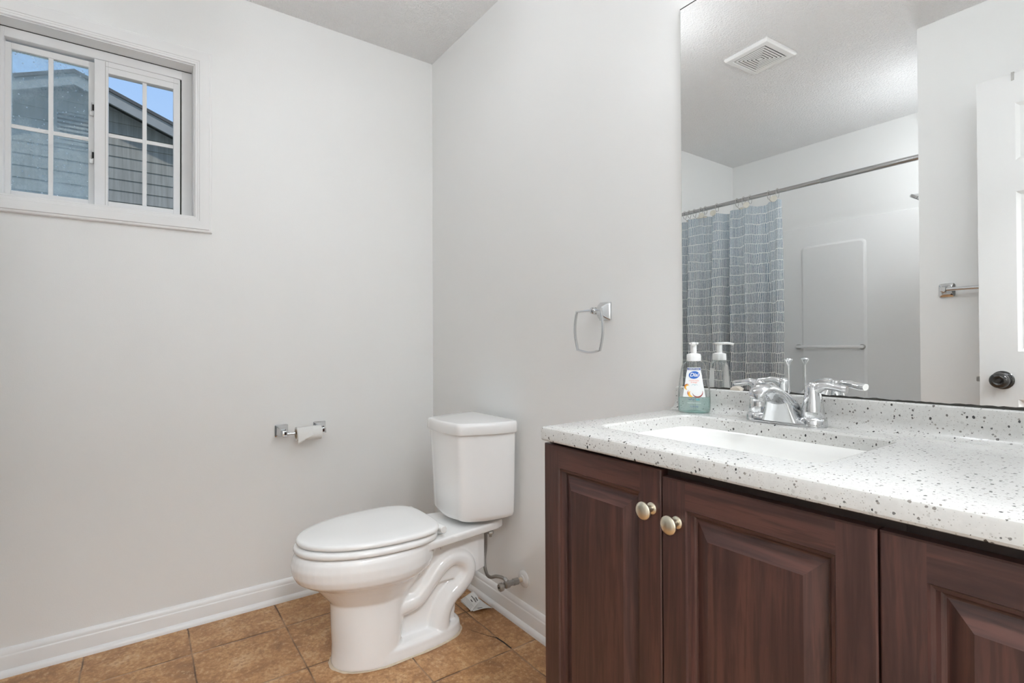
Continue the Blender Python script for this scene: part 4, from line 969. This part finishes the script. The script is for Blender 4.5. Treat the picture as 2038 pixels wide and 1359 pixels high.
mb = MB(); mb.rings([[(x, YB + d, z) for x, z in rrect((.536 + .917) / 2, 1.085, (.917 - .536) / 2 + g, .635 + g, .02 + max(g, 0), 6)] for d, g in ((.012, .012), (.016, .010), (.0215, .002), (.024, -.004))]); build(mb, 'shelf_tower', 'acrylic', parent=su, angle=8)
mb = MB(); mb.tube([(.506, YB + .030, 1.030), (.506, YB + .052, 1.030), (.516, YB + .058, 1.030), (.897, YB + .058, 1.030), (.907, YB + .052, 1.030), (.907, YB + .028, 1.030)], .0105, 12); build(mb, 'grab_rail', 'acrylic', parent=su)
mb = MB(); mb.lathe([(.017, .014), (.017, .034), (.010, .036)], (.506, YB, 1.030), (0, 1, 0), 16); build(mb, 'rail_boss', 'grey_metal', parent=su)
mb = MB(); mb.lathe([(.017, .022), (.017, .034), (.010, .036)], (.905, YB, 1.030), (0, 1, 0), 16); build(mb, 'rail_boss', 'grey_metal', parent=su)
sh = thing('shower_fixture', (XP, -2.262, 1.90), 'chrome shower head on the partition over the tub', 'shower head')
mb = MB(); mb.lathe([(.028, .0005), (.026, .006), (.012, .010)], (XP, -2.262, 1.905), (-1, 0, 0), 24); build(mb, 'wall_flange', 'chrome', parent=sh)
mb = MB(); mb.tube([(XP - .004, -2.262, 1.905), (XP - .06, -2.262, 1.910), (XP - .11, -2.262, 1.895), (XP - .150, -2.262, 1.868)], .0095, 14, smooth=5); build(mb, 'arm', 'chrome', parent=sh)
mb = MB(); ax = Vector((-.55, 0, -.83)); mb.lathe([(.012, -.004), (.016, .010), (.020, .022), (.040, .034), (.052, .040), (.053, .052), (.048, .056)], (XP - .150, -2.262, 1.868), ax, 28); build(mb, 'spray_face', 'chrome', parent=sh, angle=30)
RZ, RY = 1.946, -1.882
rd = thing('curtain_rod', (.75, RY, RZ), 'grey metal tension rod carrying the shower curtain', 'curtain rod')
mb = MB(); mb.lathe([(.0118, .002), (.0118, .985)], (0, RY, RZ), (1, 0, 0), 20); build(mb, 'inner_tube', 'brushed_steel', parent=rd)
mb = MB(); mb.lathe([(.0128, .981), (.0142, .983), (.0142, XP - .002)], (0, RY, RZ), (1, 0, 0), 20); build(mb, 'outer_tube', 'brushed_steel', parent=rd)
for x, ax_ in ((.0008, 1), (XP - .0008, -1)):
    mb = MB(); mb.lathe([(.021, 0), (.021, .010), (.015, .016)], (x, RY, RZ), (ax_, 0, 0), 20); build(mb, 'end_cap', 'grey_metal', parent=rd)
ringx = [.055, .105, .141, .181, .231, .2655, .350, .4895, .533, .5755, .692, .7435]
# curtain: gathered cloth whose folds follow the rings
cu_top, cu_bot = 1.897, .16; NU, NV = 420, 40; X0, X1 = .022, .800
def fold(s, v):
    """y offset of the cloth at path position s (0..1), depth v (0 top .. 1 bottom)"""
    a = .024 + .020 * min(1, v * 2.5)
    w = math.sin(2 * PI * (5.6 * s + .22 * math.sin(2 * PI * 1.7 * s))) + .28 * math.sin(2 * PI * (12.4 * s + .2) + 1.2 * v) + .25 * math.sin(2 * PI * (3.1 * s + .4 * v))
    return a * w
mb = MB(); uvl = mb.b.loops.layers.uv.new('UVMap'); G = []; arc = []
prev = None; al = 0
for i in range(NU + 1):
    s = i / NU; x = X0 + (X1 - X0) * s; p = Vector((x, fold(s, .5), 0)); al += (p - prev).length if prev else 0; prev = p; arc.append(al)
for i in range(NU + 1):
    s = i / NU; colv = []
    for j in range(NV + 1):
        v = j / NV; x = X0 + (X1 - .021 - X0) * s + .021 * s * v
        dmin = min(abs(x - r) for r in ringx); sag = .010 * min(1, dmin / .045) * max(0, 1 - v * 12)
        z = cu_top - sag - (cu_top - cu_bot) * v; colv.append(mb.b.verts.new((x + .004 * math.sin(9 * v + 5 * s), RY + fold(s, v), z)))
    G.append(colv)
for i in range(NU):
    for j in range(NV):
        f = mb.b.faces.new((G[i][j], G[i + 1][j], G[i + 1][j + 1], G[i][j + 1]))
        for lp, (a, b_) in zip(f.loops, ((i, j), (i + 1, j), (i + 1, j + 1), (i, j + 1))): lp[uvl].uv = (arc[a] + .013, G[a][b_].co.z)
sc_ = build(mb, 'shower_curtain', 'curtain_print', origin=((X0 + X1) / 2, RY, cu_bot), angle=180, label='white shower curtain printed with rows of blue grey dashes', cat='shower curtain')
first = None
for k, x in enumerate(ringx):
    if first is None:
        first = thing('curtain_ring', (x, RY, RZ - .030), 'wire curtain ring with round bead hanging from the rod', 'curtain ring', 'curtain rings along the rod')
        mb = MB(); mb.tube([(x, RY + .0185 * math.sin(a), RZ - .009 + .0265 * math.cos(a)) for a in [R_(d) for d in range(-160, 171, 15)]], .0016, 8); ho = build(mb, 'wire_hook', 'grey_metal', parent=first)
        mb = MB(); mb.lathe([(.004, -.003), (.017, -.0025), (.0195, 0), (.017, .0035), (.008, .0045), (.003, .003)], (x, RY + .046, RZ - .050), (.25, 1, .1), 22); bd = build(mb, 'bead', 'ring_shell', parent=first)
        mb = MB(); mb.tube([(x, RY + .0185 * math.sin(R_(170)) , RZ - .0355), (x, RY + .024, RZ - .043), (x, RY + .044, RZ - .049)], .0013, 8); build(mb, 'bead_wire', 'grey_metal', parent=first)
        parts = list(first.children)
    else:
        c = first.copy(); COL.objects.link(c); c.location = (x, RY, RZ - .030)
        for p in parts:
            q = p.copy(); COL.objects.link(q); q.parent = c
            if k not in (5, 6, 9, 11) and not p.name.startswith('wire'): q.rotation_euler.z = PI        # bead hangs on the tub side

# ------------------------------------------------------------------ exhaust fan grille on the ceiling
fn = thing('exhaust_fan', (.980, -1.268, H), 'white square exhaust fan grille on the ceiling', 'exhaust fan')
rot = Matrix.Rotation(R_(4.2), 3, 'Z'); fcx, fcy = .980, -1.268
def FR(pts): return [Vector((fcx, fcy, 0)) + rot @ Vector((x, y, 0)) + Vector((0, 0, z)) for x, y, z in pts]
def sq(h, z, h2=None): h2 = h2 or h; return FR([(h, h2, z), (-h, h2, z), (-h, -h2, z), (h, -h2, z)])
mb = MB(); mb.rings([sq(.112, H - .0005, .118), sq(.112, H - .010, .118), sq(.106, H - .016, .112), sq(.084, H - .018, .088), sq(.082, H - .0165, .086), sq(.082, H - .004, .086)], cap0=False, cap1=False); build(mb, 'frame', 'white_plastic', parent=fn, angle=25)
mb = MB(); mb.rings([sq(.0825, H - .001, .0865), sq(.0825, H - .0095, .0865)]); build(mb, 'housing', 'vent_dark', parent=fn)
for k in range(6):
    h = .0765 - k * .0130; w = .0076
    if k < 5: mb = MB(); mb.rings([sq(h, H - .0150, h * 1.05), sq(h, H - .0172, h * 1.05), sq(h - w, H - .0172, (h - w) * 1.05), sq(h - w, H - .0150, (h - w) * 1.05), sq(h, H - .0150, h * 1.05)], cap0=False, cap1=False)
    else: mb = MB(); mb.rings([sq(h, H - .0150, h * 1.05), sq(h, H - .0172, h * 1.05)])
    build(mb, 'louver', 'white_plastic', parent=fn, angle=25)
